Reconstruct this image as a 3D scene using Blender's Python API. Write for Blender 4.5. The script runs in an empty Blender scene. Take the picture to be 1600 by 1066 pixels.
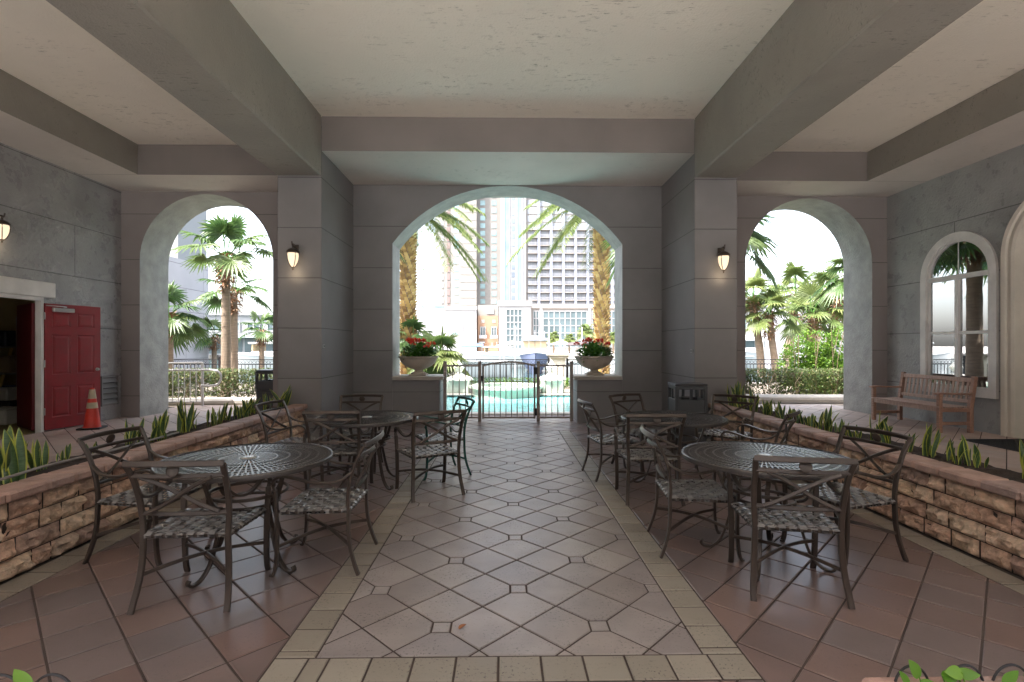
import bpy, math, random
from mathutils import Vector, Matrix, noise
PI = math.pi
random.seed(7)
sc = bpy.context.scene
col = sc.collection

# ---------------------------------------------------------------- camera, sky, sun, exposure
cam_d = bpy.data.cameras.new('camera'); cam = bpy.data.objects.new('camera', cam_d); col.objects.link(cam)
cam.location = (0, 0, 1.5)
cam.rotation_euler = (math.radians(90), 0, math.radians(-0.93))
cam_d.lens = 18.0; cam_d.sensor_width = 36.0; cam_d.shift_y = 7/1600
cam_d.clip_start = 0.05; cam_d.clip_end = 3000
sc.camera = cam
SUN_AZ = math.atan2(-0.72, -0.69)       # direction towards the sun, measured from +Y towards +X
SUN_EL = math.radians(60)
w = bpy.data.worlds.new('World'); sc.world = w; w.use_nodes = True
wn = w.node_tree.nodes; wl = w.node_tree.links
sky = wn.new('ShaderNodeTexSky'); sky.sky_type = 'NISHITA'; sky.sun_disc = False
sky.sun_elevation = SUN_EL; sky.sun_rotation = SUN_AZ
sky.air_density = 1.0; sky.dust_density = 4.0; sky.ozone_density = 1.0
hs = wn.new('ShaderNodeHueSaturation'); hs.inputs['Saturation'].default_value = .5
wl.new(sky.outputs[0], hs.inputs['Color']); wl.new(hs.outputs[0], wn['Background'].inputs[0]); wn['Background'].inputs[1].default_value = 0.15
sd = bpy.data.lights.new('sun', 'SUN'); sd.energy = 2.0; sd.angle = math.radians(0.5); sd.color = (1, .965, .91)
so = bpy.data.objects.new('sun', sd); col.objects.link(so)
sv = Vector((math.sin(SUN_AZ)*math.cos(SUN_EL), math.cos(SUN_AZ)*math.cos(SUN_EL), math.sin(SUN_EL)))
so.rotation_euler = sv.to_track_quat('Z', 'Y').to_euler(); so.location = (0, 0, 30)
sc.view_settings.view_transform = 'Standard'; sc.view_settings.look = 'None'
sc.view_settings.exposure = 2.65; sc.view_settings.gamma = 1
try:
    sc.cycles.max_bounces = 10; sc.cycles.diffuse_bounces = 6; sc.cycles.transparent_max_bounces = 12
    sc.cycles.use_denoising = True
except Exception: pass

# ---------------------------------------------------------------- helpers
class MB:
    def __init__(s): s.v = []; s.f = []; s.m = []; s.r = []; s.mi = 0; s.rn = 0.5
    def face(s, idx, mi=None):
        s.f.append(tuple(idx)); s.m.append(s.mi if mi is None else mi); s.r.append(s.rn)
    def add(s, vs, fs, mi=None):
        b = len(s.v); s.v.extend([tuple(p) for p in vs])
        for f in fs: s.face([b+i for i in f], mi)
    def box(s, x0, y0, z0, x1, y1, z1, M=None, mi=None):
        vs = [Vector((x, y, z)) for z in (z0, z1) for y in (y0, y1) for x in (x0, x1)]
        if M: vs = [M @ p for p in vs]
        s.add(vs, [(0,2,3,1),(4,5,7,6),(0,1,5,4),(2,6,7,3),(0,4,6,2),(1,3,7,5)], mi)
    def bbox(s, x0, y0, z0, x1, y1, z1, b=.006, M=None, mi=None):   # box with chamfered edges
        b = min(b, (x1-x0)*.45, (y1-y0)*.45, (z1-z0)*.45)
        X = (x0, x0+b, x1-b, x1); Y = (y0, y0+b, y1-b, y1); Z = (z0, z0+b, z1-b, z1)
        vs = []; ix = {}
        for i in range(4):
            for j in range(4):
                for k in range(4):
                    e = (i in (0,3)) + (j in (0,3)) + (k in (0,3))
                    if e == 1: ix[(i,j,k)] = len(vs); vs.append(Vector((X[i],Y[j],Z[k])))
        fs = []
        g = lambda i,j,k: ix[(i,j,k)]
        for a,fl in ((0,1),(3,0)):
            q = [g(a,1,1),g(a,2,1),g(a,2,2),g(a,1,2)]; fs.append(q[::-1] if fl else q)
            q = [g(1,a,1),g(1,a,2),g(2,a,2),g(2,a,1)]; fs.append(q[::-1] if fl else q)
            q = [g(1,1,a),g(2,1,a),g(2,2,a),g(1,2,a)]; fs.append(q[::-1] if fl else q)
        for a,a2 in ((0,1),(3,2)):
            for c,c2 in ((0,1),(3,2)):
                fs.append([g(a,c2,1),g(a,c2,2),g(a2,c,2),g(a2,c,1)])
                fs.append([g(a,1,c2),g(a,2,c2),g(a2,2,c),g(a2,1,c)])
                fs.append([g(1,a,c2),g(2,a,c2),g(2,a2,c),g(1,a2,c)])
                for d,d2 in ((0,1),(3,2)):
                    fs.append([g(a,c2,d2),g(a2,c,d2),g(a2,c2,d)])
        if M: vs = [M @ p for p in vs]
        s.add(vs, fs, mi)
    def sweep(s, pts, prof, up=(0,0,1), caps=True, closed=False, scale=None, mi=None):
        pts = [Vector(p) for p in pts]; n = len(pts); k = len(prof); up = Vector(up); b = len(s.v)
        for i, p in enumerate(pts):
            if closed: t = pts[(i+1) % n] - pts[i-1]
            else: t = pts[min(i+1, n-1)] - pts[max(i-1, 0)]
            if t.length < 1e-9: t = Vector((0,0,1))
            t.normalize(); u = up
            sd_ = t.cross(u)
            if sd_.length < 1e-3: sd_ = t.cross(Vector((0.03,1,0.02)))
            sd_.normalize(); n2 = sd_.cross(t).normalized()
            q = scale[i] if scale else 1
            for a, c in prof: s.v.append(tuple(p + sd_*(a*q) + n2*(c*q)))
        for i in range(n if closed else n-1):
            o = b+i*k; o2 = b+((i+1) % n)*k
            for j in range(k):
                s.face((o+j, o+(j+1) % k, o2+(j+1) % k, o2+j), mi)
        if caps and not closed:
            s.face([b+j for j in range(k)][::-1], mi); s.face([b+(n-1)*k+j for j in range(k)], mi)
    def tube(s, pts, r, n=8, **kw):
        s.sweep(pts, circ(r, n), **kw)
    def lathe(s, prof, c=(0,0,0), n=24, mi=None):
        b = len(s.v); k = len(prof)
        for i in range(n):
            a = 2*PI*i/n
            for r, z in prof: s.v.append((c[0]+r*math.cos(a), c[1]+r*math.sin(a), c[2]+z))
        for i in range(n):
            for j in range(k-1):
                s.face((b+i*k+j, b+((i+1) % n)*k+j, b+((i+1) % n)*k+j+1, b+i*k+j+1), mi)
    def prism(s, poly, a0, a1, axis='y', mi=None):
        # poly: list of 2D points; axis y -> (x,z), x -> (y,z), z -> (x,y)
        f = {'y': lambda p, t: (p[0], t, p[1]), 'x': lambda p, t: (t, p[0], p[1]), 'z': lambda p, t: (p[0], p[1], t)}[axis]
        n = len(poly); b = len(s.v)
        for t in (a0, a1):
            for p in poly: s.v.append(f(p, t))
        s.face([b+i for i in range(n)], mi); s.face([b+n+i for i in range(n)][::-1], mi)
        for i in range(n):
            j = (i+1) % n; s.face((b+i, b+n+i, b+n+j, b+j), mi)
    def build(s, name, mats, parent=None, smooth=False, fixn=True, loc=None):
        me = bpy.data.meshes.new(name); me.from_pydata(s.v, [], s.f)
        if not isinstance(mats, (list, tuple)): mats = [mats]
        for m_ in mats: me.materials.append(m_)
        me.polygons.foreach_set('material_index', s.m)
        at = me.attributes.new('rnd', 'FLOAT', 'FACE'); at.data.foreach_set('value', s.r)
        if fixn:
            import bmesh
            bm = bmesh.new(); bm.from_mesh(me); bmesh.ops.recalc_face_normals(bm, faces=bm.faces); bm.to_mesh(me); bm.free()
        if smooth:
            me.polygons.foreach_set('use_smooth', [True]*len(me.polygons))
            me.set_sharp_from_angle(angle=math.radians(40))
        me.update()
        o = bpy.data.objects.new(name, me); col.objects.link(o)
        if parent: o.parent = parent
        if loc: o.location = loc
        return o
def circ(r, n=8, ry=None):
    return [(r*math.cos(2*PI*i/n), (ry or r)*math.sin(2*PI*i/n)) for i in range(n)]
def rrect(w_, h_, b):
    w_ /= 2; h_ /= 2
    return [(w_-b,-h_),(w_,-h_+b),(w_,h_-b),(w_-b,h_),(-w_+b,h_),(-w_,h_-b),(-w_,-h_+b),(-w_+b,-h_)]
def spline(P, n=6):
    P = [Vector(p) for p in P]; out = []
    for i in range(len(P)-1):
        p0 = P[i-1] if i else P[0]*2-P[1]; p1 = P[i]; p2 = P[i+1]; p3 = P[i+2] if i+2 < len(P) else P[-1]*2-P[-2]
        for k in range(n):
            t = k/n
            out.append(.5*((2*p1)+(p2-p0)*t+(2*p0-5*p1+4*p2-p3)*t*t+(3*p1-p0-3*p2+p3)*t**3))
    out.append(P[-1]); return out
def tag(o, label=None, cat=None, group=None, kind=None):
    if label: o['label'] = label
    if cat: o['category'] = cat
    if group: o['group'] = group
    if kind: o['kind'] = kind
    return o
def thing(name, label, cat, loc=(0,0,0), rz=0, group=None):
    o = bpy.data.objects.new(name, None); col.objects.link(o); o.location = loc; o.rotation_euler = (0,0,rz)
    return tag(o, label, cat, group)
KIDS = {}
def dup(root, loc, rz=0, label=None, group=None, s=None):
    def cp(o, par):
        c = o.copy(); col.objects.link(c)
        if par: c.parent = par
        for ch in [x for x in ALL if x.parent == o]: cp(ch, c)
        return c
    ALL = list(col.objects)
    r = cp(root, None); r.location = loc; r.rotation_euler = (0,0,rz)
    if s: r.scale = (s,s,s) if not isinstance(s, tuple) else s
    if label: r['label'] = label
    if group: r['group'] = group
    return r
def struct(o): o['kind'] = 'structure'; return o

# ---------------------------------------------------------------- materials
def mat(name, c, rough=.6, metal=0, var=0, vscale=8, bump=0, bscale=40, rnd=0, spec=.5, c2=None, emit=0, trans=0, cracks=0, speck=0, sss=0, detail=4, stretch=None, extra=None, rvar=0):
    m = bpy.data.materials.new(name); m.use_nodes = True; nt = m.node_tree; N = nt.nodes; L = nt.links
    b = N['Principled BSDF']; b.inputs['Base Color'].default_value = (*c, 1); b.inputs['Roughness'].default_value = rough
    b.inputs['Metallic'].default_value = metal; b.inputs['Specular IOR Level'].default_value = spec
    tc = N.new('ShaderNodeNewGeometry').outputs['Position'] if not stretch else None
    if stretch:
        g = N.new('ShaderNodeNewGeometry'); mp = N.new('ShaderNodeMapping'); mp.inputs['Scale'].default_value = stretch
        L.new(g.outputs['Position'], mp.inputs[0]); tc = mp.outputs[0]
    cur = None
    def mixc(fac, a, bcol, mode='MIX'):
        mx = N.new('ShaderNodeMix'); mx.data_type = 'RGBA'; mx.blend_type = mode
        if hasattr(fac, 'is_linked'): L.new(fac, mx.inputs[0])
        else: mx.inputs[0].default_value = fac
        for s_, v in ((6, a), (7, bcol)):
            if hasattr(v, 'is_linked'): L.new(v, mx.inputs[s_])
            else: mx.inputs[s_].default_value = (*v, 1)
        return mx.outputs[2]
    def math_(op, a, bb=None, cc=None):
        n = N.new('ShaderNodeMath'); n.operation = op
        for i, v in enumerate((a, bb, cc)):
            if v is None: continue
            if hasattr(v, 'is_linked'): L.new(v, n.inputs[i])
            else: n.inputs[i].default_value = v
        return n.outputs[0]
    def noise_(scale, det=4, rough_=.55, dist=0):
        n = N.new('ShaderNodeTexNoise'); n.inputs['Scale'].default_value = scale; n.inputs['Detail'].default_value = det
        n.inputs['Roughness'].default_value = rough_; n.inputs['Distortion'].default_value = dist
        L.new(tc, n.inputs['Vector']); return n.outputs['Fac']
    def ramp(f, a, bb):
        n = N.new('ShaderNodeMapRange'); L.new(f, n.inputs[0]); n.inputs[1].default_value = a; n.inputs[2].default_value = bb
        return n.outputs[0]
    cur = c
    if rnd:
        at = N.new('ShaderNodeAttribute'); at.attribute_name = 'rnd'
        if isinstance(rnd, list):
            cr = N.new('ShaderNodeValToRGB'); cr.color_ramp.interpolation = 'LINEAR'
            e = cr.color_ramp.elements; e[0].position = 0; e[0].color = (*rnd[0], 1); e[1].position = 1; e[1].color = (*rnd[-1], 1)
            for i in range(1, len(rnd)-1):
                q = e.new(i/(len(rnd)-1)); q.color = (*rnd[i], 1)
            L.new(at.outputs['Fac'], cr.inputs[0]); cur = cr.outputs[0]
        else:
            cur = mixc(at.outputs['Fac'], tuple(x*(1-rnd) for x in c), tuple(min(1, x*(1+rnd)) for x in c))
    if c2 is not None:
        f = ramp(noise_(vscale, detail), .38, .62)
        cur = mixc(f, cur, c2)
    if var:
        f = noise_(vscale*.37, 6); f2 = ramp(f, .3, .7)
        v = math_('MULTIPLY_ADD', f2, 2*var, 1-var)
        mx = N.new('ShaderNodeVectorMath'); mx.operation = 'SCALE'
        if hasattr(cur, 'is_linked'): L.new(cur, mx.inputs[0])
        else: mx.inputs[0].default_value = cur
        L.new(v, mx.inputs['Scale']); cur = mx.outputs[0]
    hgt = None
    if speck:
        f = ramp(noise_(65, 4, .7), .57, .63); f2 = ramp(noise_(4, 4), .40, .62)
        f = math_('MULTIPLY', math_('MULTIPLY', f, f2), speck)
        cur = mixc(f, cur, (.06,.05,.045))
    if cracks:
        g = N.new('ShaderNodeNewGeometry'); mp = N.new('ShaderNodeMapping'); mp.inputs['Scale'].default_value = (1.6, 20, 7)
        L.new(g.outputs['Position'], mp.inputs[0])
        n = N.new('ShaderNodeTexNoise'); n.inputs['Scale'].default_value = 3.2; n.inputs['Detail'].default_value = 7; n.inputs['Roughness'].default_value = .7
        n.inputs['Distortion'].default_value = .6; L.new(mp.outputs[0], n.inputs['Vector'])
        d = math_('ABSOLUTE', math_('SUBTRACT', n.outputs['Fac'], .5))
        line = ramp(n.outputs['Fac'], .565, .61)
        msk = ramp(noise_(1.1, 5, .6), .44, .60)
        msk2 = ramp(noise_(9, 3, .7), .50, .60)
        cr_ = math_('MULTIPLY', math_('MULTIPLY', line, msk), msk2)
        cur = mixc(math_('MULTIPLY', cr_, cracks), cur, (.05,.045,.04)); hgt = math_('MULTIPLY', cr_, -1.0)
    if extra: cur, h2 = extra(N, L, math_, mixc, cur); hgt = h2 if hgt is None else math_('ADD', hgt, h2)
    if hasattr(cur, 'is_linked'): L.new(cur, b.inputs['Base Color'])
    else: b.inputs['Base Color'].default_value = (*cur, 1)
    if rvar:
        f = ramp(noise_(vscale, 4), .35, .65); L.new(math_('MULTIPLY_ADD', f, rvar, rough-rvar/2), b.inputs['Roughness'])
    if bump or hgt is not None:
        bp = N.new('ShaderNodeBump'); bp.inputs['Strength'].default_value = 1; bp.inputs['Distance'].default_value = .01
        h = math_('MULTIPLY', noise_(bscale, 5, .6), bump) if bump else None
        if h is not None and hgt is not None: h = math_('ADD', h, hgt)
        elif h is None: h = hgt
        L.new(h, bp.inputs['Height']); L.new(bp.outputs[0], b.inputs['Normal'])
    if emit:
        b.inputs['Emission Color'].default_value = (*c, 1); b.inputs['Emission Strength'].default_value = emit
    if trans:   # thin leaf: part of the light passes through
        tr = N.new('ShaderNodeBsdfTranslucent'); ms = N.new('ShaderNodeMixShader'); ms.inputs[0].default_value = trans
        if hasattr(cur, 'is_linked'): L.new(cur, tr.inputs[0])
        else: tr.inputs[0].default_value = (*cur, 1)
        L.new(b.outputs[0], ms.inputs[1]); L.new(tr.outputs[0], ms.inputs[2]); L.new(ms.outputs[0], N['Material Output'].inputs[0])
    return m
def joints(z0, dz, axis=None, a0=0, L_=2.6, w_=.012, dark=.35):
    # scored joint lines in the render coat: level courses, and staggered upright joints along one axis
    def f(N, L, M, mixc, cur):
        g = N.new('ShaderNodeNewGeometry'); sp = N.new('ShaderNodeSeparateXYZ'); L.new(g.outputs['Position'], sp.inputs[0])
        nn = N.new('ShaderNodeSeparateXYZ'); L.new(g.outputs['Normal'], nn.inputs[0])
        side = M('LESS_THAN', M('ABSOLUTE', nn.outputs[2]), .5)
        u = M('DIVIDE', M('ADD', M('SUBTRACT', sp.outputs[2], z0), 20*dz), dz)
        fr = M('FRACT', u); line = M('LESS_THAN', M('MULTIPLY', fr, dz), w_)
        if axis:
            idx = M('FLOOR', u); par = M('MULTIPLY', M('MODULO', idx, 2), L_/2)
            q = M('FRACT', M('DIVIDE', M('ADD', M('SUBTRACT', M('ADD', sp.outputs['XYZ'.index(axis)], 20*L_), a0), par), L_))
            line = M('MAXIMUM', line, M('LESS_THAN', M('MULTIPLY', q, L_), w_))
        line = M('MULTIPLY', line, side)
        return mixc(M('MULTIPLY', line, 1-dark), cur, (.03,.028,.027)), M('MULTIPLY', line, -1.2)
    return f
WALLC = (.222,.210,.210)
M = {}
M['pillar'] = mat('render_coat_pillar', WALLC, .62, var=.10, vscale=3, bump=.25, bscale=55, extra=joints(.17, .80))
M['wall'] = mat('render_coat_wall', WALLC, .62, var=.10, vscale=3, bump=.25, bscale=55, extra=joints(.595, .80))
M['wall_end'] = mat('render_coat_end_wall', (0.298,0.264,0.254), .55, var=.10, vscale=3, bump=.3, bscale=40, extra=joints(.48, .915))
M['wall_left'] = mat('render_coat_side_wall', (0.328,0.319,0.319), .32, var=.16, vscale=5, bump=1.3, bscale=24, rvar=.2, extra=joints(.90, .915, 'Y', 9.3, 5.0, .016))
M['wall_right'] = mat('render_coat_side_wall_grey', (0.342,0.342,0.333), .34, var=.16, vscale=5, bump=1.3, bscale=24, rvar=.2, extra=joints(.75, .98, 'Y', 8.95, 5.0, .016))
M['arch'] = mat('pale_arch_lining', (0.322,0.316,0.293), .5, var=.22, vscale=10, bump=1.3, bscale=30)
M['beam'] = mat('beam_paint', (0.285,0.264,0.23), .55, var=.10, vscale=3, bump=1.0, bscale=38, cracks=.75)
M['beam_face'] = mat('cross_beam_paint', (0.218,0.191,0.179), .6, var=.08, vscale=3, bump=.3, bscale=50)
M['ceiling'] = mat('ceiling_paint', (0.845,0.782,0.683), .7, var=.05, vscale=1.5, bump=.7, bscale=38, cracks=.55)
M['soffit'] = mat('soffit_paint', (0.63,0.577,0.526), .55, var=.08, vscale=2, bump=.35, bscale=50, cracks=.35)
M['trim'] = mat('cream_moulding', (0.682,0.638,0.561), .5, var=.08, vscale=6, bump=.15, bscale=30)
M['white'] = mat('weathered_white_paint', (0.748,0.726,0.693), .5, var=.10, vscale=12, bump=.2, bscale=60)
M['cap'] = mat('cast_stone_cap', (.55,.50,.44), .6, var=.12, vscale=10, bump=.4, bscale=60)
M['grout'] = mat('grout', (.062,.044,.036), .9, bump=.4, bscale=90)
M['tile_c'] = mat('sand_paver', (0.309,0.258,0.232), .33, var=.14, vscale=9, c2=None, rnd=[(0.238,0.196,0.183),(0.315,0.27,0.251),(0.265,0.225,0.216),(0.342,0.299,0.277),(0.277,0.229,0.208)], speck=.9, rvar=.06)
M['tile_b'] = mat('cream_paver', (0.292,0.257,0.207), .45, var=.05, vscale=8, rnd=[(0.243,0.207,0.165),(0.319,0.28,0.227)], speck=.9, rvar=.08)
M['tile_r'] = mat('terracotta_paver', (0.196,0.127,0.108), .30, var=.10, vscale=9, rnd=[(0.161,0.115,0.103),(0.211,0.139,0.118),(0.157,0.125,0.12),(0.196,0.147,0.136),(0.18,0.115,0.0979)], speck=.35)
M['tile_w'] = mat('pink_walk_paver', (0.506,0.395,0.348), .5, var=.05, vscale=5, rnd=[(0.443,0.341,0.294),(0.569,0.443,0.388),(0.49,0.404,0.372)], speck=.3, rvar=.08)
M['stone'] = mat('split_faced_stone', (0.384,0.224,0.15), .75, var=.35, vscale=55, bump=2.0, bscale=50, rnd=[(0.474,0.28,0.2),(0.717,0.515,0.35),(0.41,0.258,0.2),(0.64,0.414,0.29),(0.346,0.241,0.2),(0.768,0.571,0.4),(0.512,0.325,0.235)])
M['stone_cap'] = mat('rust_stone_coping', (0.45,0.256,0.18), .55, var=.25, vscale=22, bump=.8, bscale=60, rnd=[(0.346,0.203,0.166),(0.42,0.27,0.217),(0.33,0.226,0.196)])
M['soil'] = mat('dark_mulch', (.05,.032,.024), .95, var=.3, vscale=60, bump=3, bscale=60)
M['bronze'] = mat('bronze_powder_coat', (.075,.056,.045), .32, metal=.35, bump=.08, bscale=150)
M['green_metal'] = mat('dark_green_powder_coat', (.015,.085,.065), .35, metal=.3, bump=.08, bscale=150)
M['strap'] = mat('grey_vinyl_strap', (0.209,0.193,0.182), .24, rnd=.2)
M['tabletop'] = mat('cast_tabletop', (.11,.10,.095), .24, metal=.5, bump=.15, bscale=120)
M['gate'] = mat('taupe_gate_paint', (0.32,0.264,0.232), .4, metal=.2)
M['iron'] = mat('black_iron', (.03,.028,.03), .5, metal=.3)
M['rail'] = mat('pale_grey_rail_paint', (.58,.56,.55), .4)
M['red'] = mat('worn_red_door_paint', (0.292,0.0214,0.0272), .42, var=.12, vscale=9, bump=.12, bscale=60, speck=.35, c2=(0.253,0.0291,0.0321))
M['dark_red'] = mat('deep_red_door_edge', (.13,.008,.012), .45)
M['alu'] = mat('brushed_aluminium', (.55,.54,.52), .35, metal=.7)
M['steel'] = mat('dull_steel', (.45,.44,.42), .4, metal=.8)
M['cone'] = mat('faded_orange_red_plastic', (0.682,0.055,0.033), .45, var=.12, vscale=14)
M['reflect'] = mat('grubby_reflective_band', (.55,.47,.33), .5, var=.15, vscale=30)
M['black_rubber'] = mat('black_rubber', (.02,.02,.02), .6, bump=.5, bscale=90)
M['bin'] = mat('graphite_plastic', (0.066,0.0684,0.072), .38, bump=.15, bscale=80)
M['bin_dark'] = mat('bin_liner_vent_shade', (.012,.012,.013), .5)  # near-black for bin liners; also paints the shade behind the vent slats
M['teak'] = mat('weathered_teak', (0.39,0.221,0.156), .55, var=.25, vscale=14, bump=.4, bscale=50, stretch=(8,1,8))
M['teak_pale'] = mat('sunlit_teak', (0.486,0.338,0.27), .6, var=.22, vscale=14, bump=.4, bscale=50, stretch=(8,8,1))  # sunlight on the bench seat and back is put into this paler teak
M['louver'] = mat('louver_paint', (.23,.22,.215), .5)
M['urn'] = mat('cast_stone_urn', (0.46,0.391,0.322), .7, var=.14, vscale=10, bump=.7, bscale=45)
M['leaf'] = mat('glossy_leaf', (.06,.18,.02), .35, rnd=[(.05,.15,.02),(.12,.28,.04)], trans=.3)
M['leaf_new'] = mat('fresh_leaf', (.10,.26,.02), .35, rnd=[(.07,.2,.015),(.2,.36,.04)], trans=.4)
M['petal'] = mat('red_orange_petal', (.75,.06,.03), .5, rnd=[(.65,.02,.03),(.85,.16,.07)], trans=.25)
M['snake'] = mat('snake_leaf_green', (0.0405,0.09,0.027), .35, c2=(0.081,0.144,0.054), vscale=55, stretch=(.4,.4,3))
M['snake_edge'] = mat('snake_leaf_margin', (.50,.52,.09), .4, trans=.15)
M['hedge'] = mat('hedge_leaf', (.06,.11,.025), .5, rnd=[(.045,.09,.02),(.12,.17,.05),(.16,.13,.05)], trans=.3)
M['lime'] = mat('lime_bush_leaf', (0.105,0.225,0.0225), .45, rnd=[(0.0525,0.143,0.015),(0.195,0.315,0.0375)], trans=.45)
M['twig'] = mat('woody_stem', (.16,.11,.07), .8)
M['frond'] = mat('fan_palm_leaf', (0.051,0.111,0.0298), .42, rnd=[(0.034,0.085,0.0255),(0.085,0.153,0.0425),(0.136,0.178,0.0595)], trans=.35)
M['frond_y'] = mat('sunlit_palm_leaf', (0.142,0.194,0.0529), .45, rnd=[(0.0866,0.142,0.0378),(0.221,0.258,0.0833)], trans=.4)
M['dead'] = mat('dry_boot_fibre', (.34,.19,.11), .85, rnd=[(.22,.11,.06),(.46,.29,.18)])
M['bark'] = mat('palm_bark', (.27,.20,.145), .85, var=.2, vscale=10, bump=2.0, bscale=14, stretch=(1,1,6))
M['date_bark'] = mat('date_palm_boot', (.45,.30,.12), .8, rnd=[(.22,.13,.06),(.52,.36,.14),(.62,.47,.22)])
def glass_mat():
    m = bpy.data.materials.new('window_glass'); m.use_nodes = True; N = m.node_tree.nodes; L = m.node_tree.links
    N.remove(N['Principled BSDF']); g = N.new('ShaderNodeBsdfGlossy'); g.inputs['Roughness'].default_value = .01; g.inputs['Color'].default_value = (.9,.92,.95,1)
    t = N.new('ShaderNodeBsdfTransparent'); t.inputs[0].default_value = (.75,.78,.76,1); x = N.new('ShaderNodeMixShader'); f = N.new('ShaderNodeFresnel'); f.inputs[0].default_value = 1.9
    mm = N.new('ShaderNodeMath'); mm.operation = 'MULTIPLY_ADD'; mm.inputs[1].default_value = 1.2; mm.inputs[2].default_value = .38
    L.new(f.outputs[0], mm.inputs[0]); L.new(mm.outputs[0], x.inputs[0]); L.new(t.outputs[0], x.inputs[1]); L.new(g.outputs[0], x.inputs[2]); L.new(x.outputs[0], N['Material Output'].inputs[0])
    return m
M['glass'] = glass_mat()

# ---------------------------------------------------------------- paving
def clip(poly, nx, ny, d):           # keep n.p <= d
    out = []
    for i in range(len(poly)):
        p = poly[i]; q = poly[(i+1) % len(poly)]; a = p[0]*nx+p[1]*ny-d; b = q[0]*nx+q[1]*ny-d
        if a <= 0: out.append(p)
        if (a < 0 < b) or (b < 0 < a):
            t = a/(a-b); out.append((p[0]+(q[0]-p[0])*t, p[1]+(q[1]-p[1])*t))
    return out
def edges(poly):
    s = sum(poly[i][0]*poly[(i+1) % len(poly)][1]-poly[(i+1) % len(poly)][0]*poly[i][1] for i in range(len(poly)))
    if s < 0: poly = poly[::-1]
    E_ = []
    for i in range(len(poly)):
        p = poly[i]; q = poly[(i+1) % len(poly)]; dx, dy = q[0]-p[0], q[1]-p[1]; l = math.hypot(dx, dy)
        if l < 1e-5: continue
        nx, ny = dy/l, -dx/l; E_.append((nx, ny, nx*p[0]+ny*p[1]))
    return E_
def shrink(poly, d):
    P = poly
    for nx, ny, c in edges(poly): P = clip(P, nx, ny, c-d) if len(P) > 2 else []
    return P
def area(P): return abs(sum(P[i][0]*P[(i+1) % len(P)][1]-P[(i+1) % len(P)][0]*P[i][1] for i in range(len(P))))/2
def tile(mb, poly, z, mi, gap=.011):
    if len(poly) < 3 or area(poly) < 4e-4: return
    a = shrink(poly, gap/2)
    if len(a) < 3 or area(a) < 2e-4: return
    t = shrink(a, .0045)
    if len(t) != len(a) or len(a) < 3: t = None
    mb.rn = random.random(); n = len(a); b = len(mb.v)
    dz = random.uniform(-.0007, .0007); z += dz
    def out(P, zz):
        for p in P: mb.v.append((p[0], p[1], zz))
    def srt(P):
        s = sum(P[i][0]*P[(i+1) % len(P)][1]-P[(i+1) % len(P)][0]*P[i][1] for i in range(len(P)))
        return P if s > 0 else P[::-1]
    a = srt(a)
    if t:
        t = srt(t); k = min(range(n), key=lambda i: (t[i][0]-a[0][0])**2+(t[i][1]-a[0][1])**2); t = t[k:]+t[:k]
        out(t, z); out(a, z-.003); out(a, z-.012)
        mb.face(range(b, b+n), mi)
        for L_ in (0, 1):
            for i in range(n):
                j = (i+1) % n; mb.face((b+L_*n+i, b+(L_+1)*n+i, b+(L_+1)*n+j, b+L_*n+j), mi)
    else:
        out(a, z); out(a, z-.012); mb.face(range(b, b+n), mi)
        for i in range(n):
            j = (i+1) % n; mb.face((b+i, b+n+i, b+n+j, b+j), mi)
D_ = .4215
def field(mb, region, ox, oy, z, mi, squares=False, mi2=None):
    R = edges(region); xs = [p[0] for p in region]; ys = [p[1] for p in region]; h = D_/2
    for a in range(int((min(xs)-ox)/h)-2, int((max(xs)-ox)/h)+3):
        for b in range(int((min(ys)-oy)/h)-2, int((max(ys)-oy)/h)+3):
            cx, cy = ox+a*h, oy+b*h
            P = None
            if (a+b) % 2:
                P = [(cx+h, cy), (cx, cy+h), (cx-h, cy), (cx, cy-h)]
                if squares:
                    for dx, dy in ((1,0),(-1,0),(0,1),(0,-1)):
                        na, nb = a+dx, b+dy
                        if (na % 4 == 0 and nb % 4 == 0) or (na % 4 == 2 and nb % 4 == 2):
                            P = clip(P, dx, dy, dx*cx+dy*cy+h-.05)
            elif squares and ((a % 4 == 0 and b % 4 == 0) or (a % 4 == 2 and b % 4 == 2)):
                P = [(cx+.05, cy+.05), (cx-.05, cy+.05), (cx-.05, cy-.05), (cx+.05, cy-.05)]
            if not P: continue
            for nx, ny, c in R:
                P = clip(P, nx, ny, c)
                if len(P) < 3: break
            if len(P) >= 3: tile(mb, P, z, mi)
def rect(x0, y0, x1, y1): return [(x0,y0),(x1,y0),(x1,y1),(x0,y1)]
mb = MB()
YB = 2.476; YE = 9.0; XL = (-1.10, -.905); XR = (.97, 1.168)
mb.mi = 0; mb.add([(-3.9,-2.5,-.005),(3.9,-2.5,-.005),(3.9,11.2,-.005),(-3.9,11.2,-.005)], [(0,1,2,3)])
field(mb, rect(XL[1], YB, XR[0], YE), .09, 3.158, 0, 1, True)
def strip_y(x0, x1, ya, yb, L_, mi, off=0):
    y = ya+off
    if off > .02: tile(mb, rect(x0, ya, x1, y), 0, mi)
    while y < yb-.01:
        y2 = min(y+L_, yb); tile(mb, rect(x0, y, x1, y2), 0, mi); y = y2
for X in (XL, XR): strip_y(X[0], X[1], YB, YE, .197, 2, .055)
x = XL[0]; tile(mb, rect(x, YB-.19, XL[1]-.03, YB), 0, 2); tile(mb, rect(XL[1]-.03, YB-.19, XL[1]+.07, YB), 0, 2)
x = XL[1]+.07
while x < XR[1]-.02:
    x2 = min(x+.2025, XR[1]); tile(mb, rect(x, YB-.19, x2, YB), 0, 2); x = x2
PLX = -2.95; PRX = 3.13
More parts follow.
